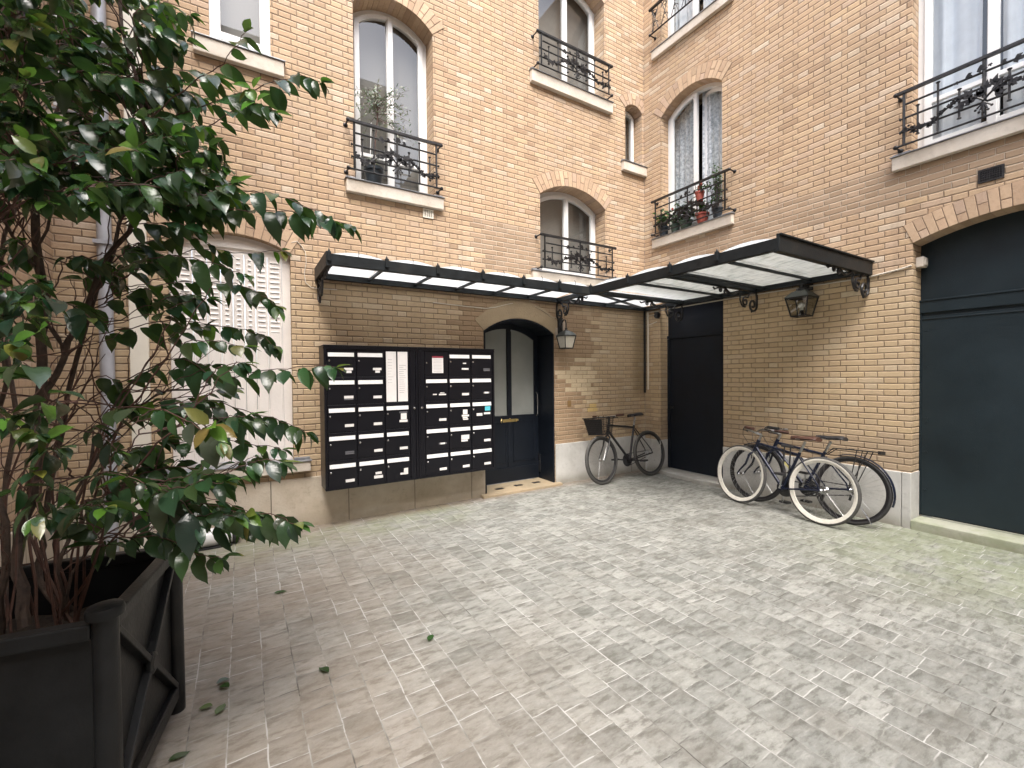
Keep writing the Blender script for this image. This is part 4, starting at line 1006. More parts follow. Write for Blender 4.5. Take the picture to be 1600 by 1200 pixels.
# ================================================================== bicycles
def bicycle(label, rear, front, lean, frame, tyre, wall=None, basket=False, rack=False, guards=False, bars='flat', saddle='plastic', decal=None, grip='brown', r=.335, tr=.019, sadz=.0, ulock=False, steer=0., dz=0.):
    rear = Vector((*rear, 0)); front = Vector((*front, 0)); d = (front-rear); wb = d.length; d.normalize()
    t = bpy.data.objects.new('bicycle', None); C.objects.link(t); t.empty_display_size = .1
    tag(t, label, 'bicycle')
    side = Vector((0, 0, 1)).cross(d)                       # +y local = left of travel
    up = (Vector((0, 0, 1))*math.cos(lean)+side*math.sin(lean)).normalized(); sy = up.cross(d)
    t.matrix_world = Matrix(((d.x, sy.x, up.x, rear.x), (d.y, sy.y, up.y, rear.y), (d.z, sy.z, up.z, 0), (0, 0, 0, 1)))
    fr = M[frame]; k = wb/1.0
    bb = Vector((.44*k, 0, .275)); st = Vector((.265*k, 0, .765-dz)); ht = Vector((.775*k, 0, .83-dz)); hb_ = Vector((.815*k, 0, .70-dz*.6)); rh = Vector((0, 0, r)); fh = Vector((wb, 0, r))
    def part(name, mb, mat, p=t, **kw): return mb.build(name, M[mat] if isinstance(mat, str) else mat, p, **kw)
    f = MB(); f.tube([bb, st], .0155, 10); f.tube([st-Vector((0, 0, .03)), ht-Vector((-.005, 0, .03))], .0145, 10); f.tube([bb, hb_+Vector((-.01, 0, .02))], .018, 10); f.tube([hb_-Vector((-.01, 0, .03)), ht+Vector((-.003, 0, .01))], .020, 10)
    for s in (-1, 1):
        f.tube([bb+Vector((-.02, s*.025, 0)), rh+Vector((.03, s*.06, 0)), rh+Vector((0, s*.062, 0))], .009, 8); f.tube([st+Vector((-.005, s*.015, -.05)), rh+Vector((0.02, s*.058, .06)), rh+Vector((0, s*.062, 0))], .0075, 8)
    f.lathe(bb+Vector((0, -.036, 0)), (0, 1, 0), [(.022, 0), (.022, .072)], 12)
    frame_o = part('frame', f, fr, smooth=True)
    if decal:
        f = MB(); a = bb.lerp(hb_, .30); b = bb.lerp(hb_, .62); n0 = Vector((0, .0185, 0))
        for s in (-1, 1): f.bar(a+n0*s, b+n0*s, .002, .020)
        part('decal', f, decal, frame_o)
    sa = (hb_-ht).normalized()
    # front assembly (fork, wheel, bars) may be steered a little
    piv = hb_; rot = Matrix.Translation(piv) @ Matrix.Rotation(steer, 4, sa) @ Matrix.Translation(-piv)
    def st_(o): o.matrix_local = rot if o.parent == t else Matrix.Identity(4)
    f = MB(); cr = hb_+sa*.045
    for s in (-1, 1):
        f.tube([cr+Vector((0, s*.012, 0)), cr+Vector((.012, s*.045, -.02)), cr+Vector((.05, s*.052, -.14)), fh+Vector((-.03, s*.052, .05)), fh+Vector((0, s*.052, 0))], [.013, .013, .012, .009, .008], 8)
    f.tube([cr, hb_], .018, 8); o = part('fork', f, fr, smooth=True); st_(o)
    def wheel(c, rearw):
        w_ = MB(); n = 48
        ty = [c+Vector((math.cos(2*math.pi*i/n)*(r-tr), 0, math.sin(2*math.pi*i/n)*(r-tr))) for i in range(n)]
        w_.tube(ty, tr, 10, closed=True)
        wo = part('wheel', w_, tyre, smooth=True)
        if wall:
            g = MB()
            for s in (-1, 1):
                for i in range(n):
                    pass
            prof_o, prof_i = r-tr*1.0, r-tr*2.2
            for s in (-1, 1):
                vs = []; fs = []
                for i in range(n):
                    a = 2*math.pi*i/n
                    for rr, yy in ((prof_o, tr*.96), (r-tr*1.5, tr*1.02), (prof_i, tr*.72)): vs.append(c+Vector((math.cos(a)*rr, s*yy, math.sin(a)*rr)))
                for i in range(n):
                    j = (i+1) % n
                    for q_ in (0, 1): fs.append((i*3+q_, j*3+q_, j*3+q_+1, i*3+q_+1))
                g.add(vs, fs)
            part('tyre_wall', g, wall, wo, smooth=True)
        g = MB(); vs = []; fs = []
        rr0 = r-2*tr
        sec = [(rr0+.004, -.011), (rr0+.004, .011), (rr0-.016, .008), (rr0-.020, 0), (rr0-.016, -.008)]
        for i in range(n):
            a = 2*math.pi*i/n
            for q_, yy in sec: vs.append(c+Vector((math.cos(a)*q_, yy, math.sin(a)*q_)))
        for i in range(n):
            j = (i+1) % n
            for q_ in range(5): fs.append((i*5+q_, j*5+q_, j*5+(q_+1) % 5, i*5+(q_+1) % 5))
        g.add(vs, fs); part('rim', g, 'cream' if wall == 'cream' else ('bblack' if tyre != 'rubberg' else 'plastic'), wo, smooth=True)
        g = MB()
        for i in range(32):
            a = 2*math.pi*i/32; s = 1 if i % 2 else -1; b = a+(.28 if (i//2) % 2 else -.28)
            g.tube([c+Vector((math.cos(b)*.018, s*.026, math.sin(b)*.018)), c+Vector((math.cos(a)*(rr0-.01), 0, math.sin(a)*(rr0-.01)))], .0011, 3, cap=False)
        part('spokes', g, 'steel', wo, weld=False, normals=False)
        g = MB(); g.lathe(c+Vector((0, -.05, 0)), (0, 1, 0), [(.010, 0), (.022, .012), (.022, .02), (.013, .03), (.013, .07), (.022, .08), (.022, .088), (.010, .10)], 12)
        if rearw: g.lathe(c+Vector((0, -.046, 0)), (0, 1, 0), [(.034, 0), (.045, .006), (.030, .02)], 16)
        part('hub', g, 'steel', wo, smooth=True)
        return wo
    wheel(rh, True); wf = wheel(fh, False); st_(wf)
    # drivetrain, on the right side (local -y)
    f = MB(); f.lathe(bb+Vector((0, -.05, 0)), (0, 1, 0), [(.088, 0), (.092, .003), (.088, .006)], 28); f.lathe(bb+Vector((0, -.058, 0)), (0, 1, 0), [(.02, 0), (.03, .02)], 12)
    part('chainring', f, 'plastic', smooth=True)
    ca = Vector((math.cos(-1.35), 0, math.sin(-1.35))) if bars == 'swept' else Vector((math.cos(.15), 0, math.sin(.15)))
    for s in (-1, 1):
        f = MB(); tip = bb+ca*(-s)*.165+Vector((0, s*.075, 0)); f.tube([bb+Vector((0, s*.055, 0)), tip], [.011, .008], 8)
        co_ = part('crank', f, 'steel' if bars == 'swept' else 'plastic', smooth=True)
        f = MB(); f.box(tip+Vector((-.045, .005 if s > 0 else -.085, -.012)), tip+Vector((.045, .085 if s > 0 else -.005, .012))); part('pedal', f, 'plastic', co_, bevel=.004)
    f = MB(); a1 = bb+Vector((0, -.047, .088)); a2 = rh+Vector((0, -.047, .036)); b1 = bb+Vector((0, -.047, -.088)); b2 = rh+Vector((0, -.047, -.036))
    f.tube([a1, a2], .005, 4); f.tube([b1, b2+Vector((.02, 0, -.02))], .005, 4)
    if bars != 'flat' or rack: f.tube([rh+Vector((.01, -.05, -.03)), rh+Vector((.03, -.055, -.11))], .012, 6)
    part('chain', f, 'plastic')
    # saddle
    sp = st+(st-bb).normalized()*(.125+sadz); f = MB(); f.tube([st, sp], .013, 8); f.tube([sp+Vector((-.06, .02, .02)), sp+Vector((.09, .02, .02))], .004, 5); f.tube([sp+Vector((-.06, -.02, .02)), sp+Vector((.09, -.02, .02))], .004, 5)
    part('seat_post', f, 'steel', smooth=True)
    f = MB(); L = [(-.13, .062, .045), (-.10, .074, .052), (-.03, .055, .045), (.04, .025, .040), (.10, .017, .040), (.145, .012, .034)]
    vs = []; fs = []; n = 10
    for x, wd, z in L:
        for i in range(n):
            a = 2*math.pi*i/n; vs.append(sp+Vector((x, wd*math.cos(a), z+.0+(.016 if math.sin(a) > 0 else .028)*math.sin(a)-.014*(abs(math.cos(a))**2))))
    for i in range(len(L)-1):
        for q_ in range(n): fs.append((i*n+q_, i*n+(q_+1) % n, (i+1)*n+(q_+1) % n, (i+1)*n+q_))
    fs += [tuple(range(n))[::-1], tuple((len(L)-1)*n+q_ for q_ in range(n))]
    f.add(vs, fs); part('saddle', f, saddle, smooth=True)
    # stem and bars
    tp = ht-sa*.075; cl = tp+Vector((.07, 0, .015)); f = MB(); f.tube([ht-sa*.0, tp], .013, 8); f.tube([tp, cl], .014, 8)
    o = part('stem', f, 'steel' if bars != 'flat' else 'plastic', smooth=True); st_(o)
    f = MB(); g = MB(); h = MB()
    if bars == 'swept':
        for s in (-1, 1):
            f.tube([cl, cl+Vector((.03, s*.06, .02)), cl+Vector((.035, s*.13, .045)), cl+Vector((-.03, s*.22, .05)), cl+Vector((-.13, s*.26, .045))], .011, 8)
            g.tube([cl+Vector((-.05, s*.232, .049)), cl+Vector((-.19, s*.275, .042))], .016, 8)
            h.tube([cl+Vector((.0, s*.19, .045)), cl+Vector((-.0, s*.205, .02)), cl+Vector((-.09, s*.235, .012))], .005, 6)
    else:
        for s in (-1, 1):
            f.tube([cl, cl+Vector((0, s*.06, .005)), cl+Vector((-.02, s*.27, .02))], .011, 8); g.tube([cl+Vector((-.013, s*.17, .014)), cl+Vector((-.022, s*.29, .021))], .0155, 8)
            h.tube([cl+Vector((.0, s*.13, .005)), cl+Vector((.04, s*.15, -.01)), cl+Vector((.03, s*.23, -.015))], .005, 6)
    o = part('handlebar', f, 'steel', smooth=True); st_(o)
    for mb_, nm_, mt_ in ((g, 'grip', grip), (h, 'brake_lever', 'plastic')):
        nv, nf = len(mb_.v)//2, len(mb_.f)//2
        for s in (0, 1):
            z_ = MB(); z_.add(mb_.v[s*nv:(s+1)*nv], [tuple(i-s*nv for i in ff) for ff in mb_.f[s*nf:(s+1)*nf]]); part(nm_, z_, mt_, o, smooth=True)
    f = MB(); f.tube([cl+Vector((.02, .10, 0)), cl+Vector((.10, .08, .03)), cl+Vector((.14, .02, -.04)), cl+Vector((.07, .0, -.14)), cr+Vector((.03, 0, .02))], .0028, 5)
    f.tube([cl+Vector((.02, -.10, 0)), cl+Vector((.08, -.07, .0)), cl+Vector((.05, -.02, -.09)), ht+Vector((-.04, -.02, -.06)), st+Vector((0, -.018, -.05))], .0028, 5); part('brake_cable', f, 'plastic', smooth=True)
    f = MB()
    for c_ in (cr+Vector((.045, 0, -.03)),): f.tube([c_+Vector((0, -.035, -.05)), c_+Vector((.0, -.03, 0)), c_+Vector((0, .03, 0)), c_+Vector((0, .035, -.05))], .006, 6)
    part('front_brake', f, 'plastic', smooth=True)
    def guard(c, a0, a1, wd_=.022):
        g = MB(); vs = []; fs = []; n = 22
        for i in range(n+1):
            a = a0+(a1-a0)*i/n
            for yy, rr in ((-wd_, r+.010), (-wd_*.5, r+.019), (wd_*.5, r+.019), (wd_, r+.010)): vs.append(c+Vector((math.cos(a)*rr, yy, math.sin(a)*rr)))
        for i in range(n):
            for q_ in range(3): fs.append((i*4+q_, (i+1)*4+q_, (i+1)*4+q_+1, i*4+q_+1))
        g.add(vs, fs); return part('mudguard', g, 'bnavy', smooth=True, normals=False)
    if guards:
        guard(rh, 1.2, math.pi*1.08); o = guard(fh, .9, 2.5); st_(o)
    if rack:
        g = MB(); z = r*2+.07
        for s in (-1, 1):
            g.tube([Vector((.16, s*.045, z-.01)), Vector((-.22, s*.055, z))], .006, 6)
            g.tube([Vector((.0, s*.06, r)), Vector((-.05, s*.06, z))], .005, 6); g.tube([Vector((.0, s*.06, r)), Vector((-.14, s*.06, z))], .005, 6)
            g.tube([Vector((.16, s*.045, z-.01)), st+Vector((-.01, s*.02, -.03))], .005, 6)
        g.tube([Vector((-.20, -.055, z)), Vector((-.20, .055, z))], .006, 6); g.tube([Vector((.02, -.05, z)), Vector((.02, .05, z))], .005, 6); g.box((-.24, -.05, z-.02), (-.215, .05, z+.012))
        part('luggage_rack', g, 'iron')
        g = MB(); g.tube([Vector((-.02, .07, r-.02)), Vector((-.20, .10, .10)), Vector((-.22, .10, .06))], .006, 6); part('stand', g, 'steel')
    if ulock:
        g = MB(); b0 = bb.lerp(st, .80)+Vector((.09, .02, 0))
        g.tube([b0+Vector((-.035, 0, .12)), b0+Vector((-.035, 0, -.12)), b0+Vector((-.02, 0, -.15)), b0+Vector((.015, 0, -.15)), b0+Vector((.03, 0, -.12)), b0+Vector((.03, 0, .12))], .008, 8)
        g.tube([b0+Vector((-.065, 0, .13)), b0+Vector((.06, 0, .13))], .015, 8); part('bike_lock', g, 'plastic', smooth=True)
    if basket:
        b = MB(); c0 = cl+Vector((.155, 0, -.02)); T0 = [(-.13, -.17), (.15, -.17), (.15, .17), (-.13, .17)]; B0 = [(-.10, -.13), (.11, -.13), (.11, .13), (-.10, .13)]
        zt, zb = .02, -.21
        tp_ = [c0+Vector((x, y, zt)) for x, y in T0]; bt = [c0+Vector((x, y, zb)) for x, y in B0]
        for k_ in range(4):
            k2 = (k_+1) % 4; b.tube([tp_[k_], tp_[k2]], .007, 5); b.tube([bt[k_], bt[k2]], .005, 5)
            for j in range(1, 12): b.tube([tp_[k_].lerp(tp_[k2], j/12), bt[k_].lerp(bt[k2], j/12)], .0022, 4, cap=False)
            for j in range(1, 9): b.tube([tp_[k_].lerp(bt[k_], j/9), tp_[k2].lerp(bt[k2], j/9)], .0022, 4, cap=False)
        for j in range(1, 8): b.tube([bt[0].lerp(bt[3], j/8), bt[1].lerp(bt[2], j/8)], .0022, 4, cap=False)
        bo = part('basket', b, 'iron', weld=False); st_(bo)
        g = MB()
        for k_ in (1,):
            k2 = (k_+1) % 4; m_ = lambda p: p+(c0+Vector((0, 0, p.z-c0.z))-p)*.05
            up_ = Vector((0, 0, -.005))
            g.add([m_(tp_[k_])+up_, m_(tp_[k2])+up_+Vector((0, 0, -.02*(k_ % 2))), m_(bt[k2]), m_(bt[k_])], [(0, 1, 2, 3)])
        part('basket_liner', g, 'plastic', bo)
    return t
bicycle('black bicycle with a front basket leaning on the wall left of the corner door', (-.27, -.37), (-1.25, -.39), -.15, 'bblack', 'rubberg', basket=True, saddle='plastic', grip='brown', r=.335, tr=.021, bars='flat', steer=-.12, sadz=.0)
bicycle('navy bicycle with cream tyre walls standing in front of another by the right wall', (-.60, -2.76), (-.53, -1.87), -.10, 'bnavy', 'rubberg', wall='cream', saddle='brown', grip='brown', bars='swept', r=.335, tr=.020, ulock=True, steer=.10, dz=.085)
bicycle('dark bicycle with rear rack and mudguards nearest the right wall, behind the cream tyred one', (-.34, -2.90), (-.32, -1.94), -.13, 'bnavy', 'rubber', saddle='plastic', grip='plastic', bars='swept', r=.335, tr=.017, rack=True, guards=True, decal='byellow', steer=.0, sadz=.0, dz=.085)
# ================================================================== planter with camellia
PC = Vector((-6.115, -2.668, 0)); TH = R(-8.6); S = .66; HP = .76; SC_ = S/2
pe = thing('planter', 'large black square planter with crossed bars and ball topped corner posts', 'planter', PC)
ex = Vector((math.cos(TH), math.sin(TH), 0)); ey = Vector((-math.sin(TH), math.cos(TH), 0))
LP = lambda a, b, z: PC+ex*a+ey*b+Vector((0, 0, z))
k = S/2
for a, b in ((k, k), (k, -k), (-k, k), (-k, -k)):
    f = MB(); p = [LP(a+x, b+y, 0) for x, y in ((-.035, -.035), (.035, -.035), (.035, .035), (-.035, .035))]
    f.lathe(LP(a, b, .0), (0, 0, 1), [(.034, 0), (.034, .05), (.033, HP-.02), (.033, HP)], 16)
    po = f.build('corner_post', M['planter'], pe, smooth=True)
    f = MB(); f.lathe(LP(a, b, HP), (0, 0, 1), [(.036, 0), (.048, .004), (.050, .022), (.045, .034), (.02, .040)], 18); f.build('post_cap', M['planter'], po, smooth=True)
sides = [((k, -k), (k, k)), ((-k, -k), (k, -k)), ((-k, k), (k, k)), ((-k, -k), (-k, k))]
for (a0, b0), (a1, b1) in sides:
    f = MB(); nrm = Vector(((a0+a1)/2, (b0+b1)/2, 0)).normalized(); off = -.012
    A_ = LP(a0, b0, 0); B_ = LP(a1, b1, 0); t_ = (B_-A_).normalized(); nw = (ex*nrm.x+ey*nrm.y)
    f.bar(A_+t_*.03-nw*.012+Vector((0, 0, .40)), B_-t_*.03-nw*.012+Vector((0, 0, .40)), .012, .66)
    pn = f.build('side_panel', M['planter'], pe)
    for z, h_, nm_ in ((HP-.035, .05, 'top_rail'), (.10, .06, 'bottom_rail')):
        f = MB(); f.bar(A_+t_*.03-nw*.002+Vector((0, 0, z)), B_-t_*.03-nw*.002+Vector((0, 0, z)), .045, h_); f.build(nm_, M['planter'], pe, bevel=.006)
    if (a0, b0, a1, b1) == (-k, -k, k, -k): continue
    f = MB(); c0 = (A_+B_)/2+nw*.006+Vector((0, 0, .41))
    f.bar(A_+t_*.04+nw*.006+Vector((0, 0, HP-.06)), B_-t_*.04+nw*.006+Vector((0, 0, .13)), .022, .03, nw); f.bar(A_+t_*.04+nw*.0065+Vector((0, 0, .13)), B_-t_*.04+nw*.0065+Vector((0, 0, HP-.06)), .022, .03, nw)
    f.lathe(c0, nw, [(.04, 0), (.04, .016), (.025, .022)], 16); f.build('cross_bar', M['planter'], pn, bevel=.003)
f = MB(); vs = []; fs = []; n = 16; q = random.Random(2)
for i in range(n+1):
    for j in range(n+1): vs.append(LP(-k+.02+(S-.04)*i/n, -k+.02+(S-.04)*j/n, .645+-.10+q.uniform(-.012, .012)))
for i in range(n):
    for j in range(n): fs.append((i*(n+1)+j, (i+1)*(n+1)+j, (i+1)*(n+1)+j+1, i*(n+1)+j+1))
f.add(vs, fs); f.build('soil', M['soil'], pe, smooth=True)
# ------------------------------------------------ leaves
DK = [(.030,.066,.034), (.036,.080,.040), (.024,.054,.032), (.046,.092,.036), (.056,.104,.044), (.060,.085,.050)]
LT = [(.10,.22,.035), (.14,.28,.04), (.08,.17,.03), (.19,.20,.05)]
def leaf(mb, base, d, nrm, L, W, q, col, curl=.25, fold=.35):
    d = Vector(d).normalized(); s = d.cross(Vector(nrm))
    if s.length < 1e-3: s = d.orthogonal()
    s.normalize(); n = s.cross(d).normalized(); base = Vector(base)
    mb.cur = tuple(c*q.uniform(.8, 1.2) for c in col)
    prof = [(0, .04), (.10, .48), (.28, .95), (.50, 1.), (.70, .84), (.84, .46), (.92, .18), (1., .02)]
    vs = []; pet = .10*L
    p0 = base; cu = curl*q.uniform(.1, 1.9); L *= q.choice((.72, .9, 1., 1., 1.08))
    for t_, w_ in prof:
        c = base+d*(pet+t_*L)-n*(cu*t_*t_*L)
        h = W/2*w_
        vs += [c-s*h+n*(fold*h), c, c+s*h+n*(fold*h)]
    fs = []
    for i in range(len(prof)-1):
        a = i*3; fs += [(a, a+3, a+4, a+1), (a+1, a+4, a+5, a+2)]
    mb.add(vs, fs)
class Bush:
    def __init__(s, seed): s.q = random.Random(seed); s.wood = MB(); s.twig = MB(); s.lv = MB(); s.nodes = []
    def stem(s, pts, r0_, r1_, thick=True, sub=4, jit=.012):
        q = s.q; out = []
        pts = [Vector(p) for p in pts]
        for i in range(len(pts)-1):
            p0 = pts[max(i-1, 0)]; p1 = pts[i]; p2 = pts[i+1]; p3 = pts[min(i+2, len(pts)-1)]
            for j in range(sub):
                t = j/sub
                out.append(.5*((2*p1)+(-p0+p2)*t+(2*p0-5*p1+4*p2-p3)*t*t+(-p0+3*p1-3*p2+p3)*t*t*t)+Vector((q.uniform(-1, 1), q.uniform(-1, 1), q.uniform(-1, 1)))*jit*(j > 0))
        out.append(pts[-1]); m = len(out)
        (s.wood if thick else s.twig).tube(out, [r0_+(r1_-r0_)*i/(m-1) for i in range(m)], 8 if thick else 5)
        s.nodes += [(p, r0_+(r1_-r0_)*i/(m-1)) for i, p in enumerate(out)]
        return out
    def near(s, p, back=.0):
        'nearest node lying lower than p'
        c = [(abs((n-p).length-.22)+max(0, n.z-p.z+.03)*1.5, i) for i, (n, r) in enumerate(s.nodes) if r > .0022]
        return s.nodes[min(c)[1]][0]
    def spray(s, pts, n, L=.085, droop=.75, bright=.04, r=.0032, start=.15, tipb=True, hang=True):
        q = s.q; path = s.stem(pts, r, .0012, False, 5, .006)
        m = len(path)
        for i in range(n):
            f = start+(1-start)*(i+q.random()*.6)/n; x = f*(m-1); a = min(int(x), m-2); p = path[a].lerp(path[a+1], x-a)
            t = (path[a+1]-path[a]).normalized(); side = t.cross(Vector((0, 0, 1)));
            if side.length < .1: side = Vector((1, 0, 0))
            side.normalize(); sg = 1 if i % 2 else -1
            d = t*q.uniform(.3, .9)+side*sg*q.uniform(.3, 1.)+Vector((0, 0, -1))*q.uniform(.3, 1.)*droop*1.2
            nr = Vector((0, 0, 1))*.8+side*sg*.8+Vector((q.uniform(-.4, .4), q.uniform(-.4, .4), q.uniform(-.1, .5)))
            ll = L*q.uniform(.7, 1.15)*(1-.35*(f > .9)); col = q.choice(LT) if q.random() < bright else q.choice(DK)
            leaf(s.lv, p, d, nr, ll, ll*q.uniform(.46, .58), q, col, .42, .32)
        for i in range(3 if tipb else 2):
            t = (path[-1]-path[-3]).normalized(); d = t+Vector((q.uniform(-.6, .6), q.uniform(-.6, .6), q.uniform(-.5, .5)))
            leaf(s.lv, path[-1], d, (0, 0, 1), L*q.uniform(.45, .8), L*.3, q, q.choice(LT if q.random() < .45 else DK), .2)
        return path
B_ = Bush(21)
TR = thing('camellia_shrub', 'tall glossy dark leaved shrub growing out of the black planter', 'shrub', (-6.1, -2.68, .64))
base = lambda x, y: Vector((-6.1+x, -2.68+y, .63))
stems = [
 ([base(-.03, .02), pp(30, 850, 1.62), pp(58, 720, 1.62), pp(66, 560, 1.62), pp(62, 420, 1.62), pp(52, 300, 1.62), pp(42, 150, 1.62), pp(20, -40, 1.6), pp(10, -260, 1.6)], .023, .010),
 ([base(.05, .05), pp(60, 880, 1.66), pp(78, 760, 1.68), pp(120, 560, 1.74), pp(186, 350, 1.8), pp(235, 270, 1.85), pp(280, 170, 1.9)], .014, .005),
 ([pp(62, 640, 1.62), pp(100, 560, 1.66), pp(150, 440, 1.7), pp(210, 330, 1.72), pp(225, 180, 1.74), pp(190, 40, 1.74), pp(170, -120, 1.7)], .014, .006),
 ([base(.10, -.02), pp(95, 870, 1.6), pp(130, 760, 1.65), pp(175, 640, 1.75), pp(260, 560, 1.85)], .010, .004),
 ([base(.08, .08), pp(85, 850, 1.7), pp(160, 700, 1.8), pp(240, 620, 1.9), pp(330, 600, 1.95)], .009, .004),
 ([base(-.06, -.08), pp(10, 850, 1.4), pp(-20, 700, 1.35), pp(-50, 520, 1.3), pp(-40, 300, 1.25)], .014, .006),
 ([base(-.12, .02), pp(-15, 860, 1.6), pp(-30, 740, 1.6), pp(10, 600, 1.55), pp(-10, 420, 1.5), pp(-30, 200, 1.45)], .012, .006),
 ([base(-.1, .1), pp(5, 830, 1.8), pp(25, 640, 1.85), pp(0, 420, 1.9), pp(60, 240, 1.95), pp(110, 90, 2.0), pp(120, -100, 2.)], .012, .006),
 ([base(.08, .0), pp(130, 870, 1.62), pp(210, 790, 1.7), pp(290, 740, 1.8)], .006, .003),
 ([pp(100, 560, 1.66), pp(60, 440, 1.6), pp(80, 330, 1.55), pp(130, 230, 1.5)], .007, .004),
 ([pp(62, 420, 1.62), pp(10, 350, 1.5), pp(-20, 290, 1.4)], .007, .004),
]
for pts, a, b in stems: B_.stem(pts, a*.82, b*.85)
# arching sprays that reach out over the court (photo-measured ends, each at its own depth)
sprays = [
 ([(270,330,1.80),(350,328,1.78),(440,330,1.74),(500,338,1.72),(546,352,1.70)], 26), ([(300,320,1.75),(380,300,1.7),(450,310,1.68),(520,345,1.68)], 16),
 ([(225,200,1.78),(320,165,1.75),(400,140,1.70),(460,118,1.68),(500,128,1.66)], 24), ([(230,190,1.7),(300,130,1.65),(350,100,1.62),(382,52,1.6)], 12),
 ([(240,230,1.75),(320,200,1.7),(390,160,1.68),(428,175,1.66)], 18), ([(240,250,1.8),(300,200,1.78),(340,220,1.75),(352,262,1.73)], 14), ([(250,260,1.8),(300,270,1.78),(322,295,1.75)], 10),
 ([(150,480,1.8),(250,445,1.85),(340,440,1.85),(400,455,1.84),(430,478,1.82)], 24), ([(200,430,1.9),(300,390,1.95),(380,395,1.95),(440,392,1.92)], 8), ([(170,520,1.85),(270,500,1.9),(350,510,1.9),(400,520,1.88),(428,540,1.86)], 22),
 ([(180,600,1.8),(280,560,1.8),(340,590,1.78),(420,578,1.74),(490,572,1.72),(524,575,1.7)], 26), ([(190,640,1.8),(290,620,1.82),(380,640,1.8),(440,660,1.8),(482,676,1.78)], 20),
 ([(200,700,1.8),(290,690,1.8),(370,690,1.78),(438,702,1.76)], 16), ([(180,760,1.7),(260,730,1.7),(330,740,1.7),(375,745,1.7)], 14),
 ([(190,800,1.7),(290,790,1.68),(370,800,1.66),(430,805,1.64),(460,818,1.62)], 22), ([(180,840,1.55),(250,840,1.5),(300,862,1.48),(345,872,1.46)], 18),
 ([(150,780,1.5),(220,760,1.45),(280,780,1.42),(310,820,1.4)], 14), ([(250,760,1.7),(330,780,1.66),(390,800,1.64)], 12), ([(240,790,1.75),(330,810,1.7),(400,830,1.7)], 14),
 ([(170,640,1.5),(240,640,1.4),(300,660,1.35),(345,690,1.32)], 14), ([(190,420,1.7),(260,400,1.65),(330,410,1.62),(380,430,1.6)], 16), ([(220,380,1.8),(290,370,1.8),(340,390,1.8)], 12),
 ([(200,60,1.75),(225,20,1.75),(245,0,1.75),(262,28,1.74)], 8), ([(200,90,1.7),(240,60,1.7),(268,70,1.7)], 5), ([(190,130,1.75),(240,110,1.73),(290,110,1.7),(330,120,1.7)], 12),
]
for pts, n in sprays:
    n = int(n*1.15)
    P3 = [pp(*p) for p in pts]; root = B_.near(P3[0])
    B_.spray([root, root.lerp(P3[0], .5)+Vector((0, 0, .02))]+P3, n, L=.098, start=.30, bright=.05)
q = B_.q
# dense clumps: (px, py, depth, spread px, sprays, leaves per spray)
clumps = [(20,20,1.5,50,9,11),(110,30,1.8,55,9,11),(190,30,1.8,40,4,9),(30,110,1.5,60,9,12),(120,110,1.7,60,10,12),(200,120,1.75,45,5,10),(30,200,1.45,60,9,12),(110,190,1.6,60,9,12),(190,200,1.75,55,8,12),(260,240,1.8,45,6,10),
 (40,270,1.4,55,8,12),(120,260,1.45,60,8,12),(200,270,1.65,60,9,12),(280,300,1.7,45,6,10),(150,310,1.5,50,5,10),(20,420,1.35,45,5,10),(110,430,1.7,50,5,9),(190,420,1.8,45,4,9),(240,440,1.75,40,4,9),
 (60,480,1.3,45,4,9),(20,520,1.2,40,4,9),(150,570,1.7,40,2,6),(270,520,1.85,45,4,9),(40,640,1.1,45,4,8),(130,650,1.5,35,2,7),(250,660,1.6,45,6,9),(310,680,1.45,40,5,9),(70,720,1.05,40,3,7),(20,760,1.0,40,3,7),
 (180,740,1.5,45,6,10),(260,760,1.5,45,7,11),(140,800,1.35,45,4,9),(60,800,1.25,35,2,7),(310,800,1.6,40,6,10),(230,820,1.5,40,4,9),(350,730,1.7,35,3,8),(300,600,1.7,40,4,9),(10,-60,1.5,60,6,10),(120,-60,1.7,60,6,10),(200,-60,1.75,50,3,9),(-60,150,1.4,60,6,10),(-60,400,1.3,60,5,9),(-60,650,1.2,50,4,8)]
for x, y, wd_, sp, ns, nl in clumps:
    for i in range(int(ns*(1.15 if y < 330 else .68)+.5)):
        cx_, cy_ = x+q.gauss(0, sp*.55), y+q.gauss(0, sp*.5); ww = wd_*q.uniform(.88, 1.18)
        st0 = pp(cx_, cy_, ww); out = Vector((st0.x+6.1, st0.y+2.68, 0)); out = out.normalized() if out.length > .05 else Vector((1, 0, 0))
        d = out*q.uniform(.2, 1)+rv*q.uniform(-.5, .7)+Vector((0, 0, q.uniform(-.35, .45))); d.normalize(); Ls = q.uniform(.10, .20)
        e_ = st0+d*Ls; root = B_.near(st0)
        L_ = .084*q.uniform(.85, 1.15)
        B_.spray([root, root.lerp(st0, .6)+Vector((0, 0, .01)), st0, st0+d*Ls*.5+Vector((0, 0, .012)), e_], nl, L=L_, start=.42, droop=q.uniform(.3, .9), bright=.035, r=.0028)
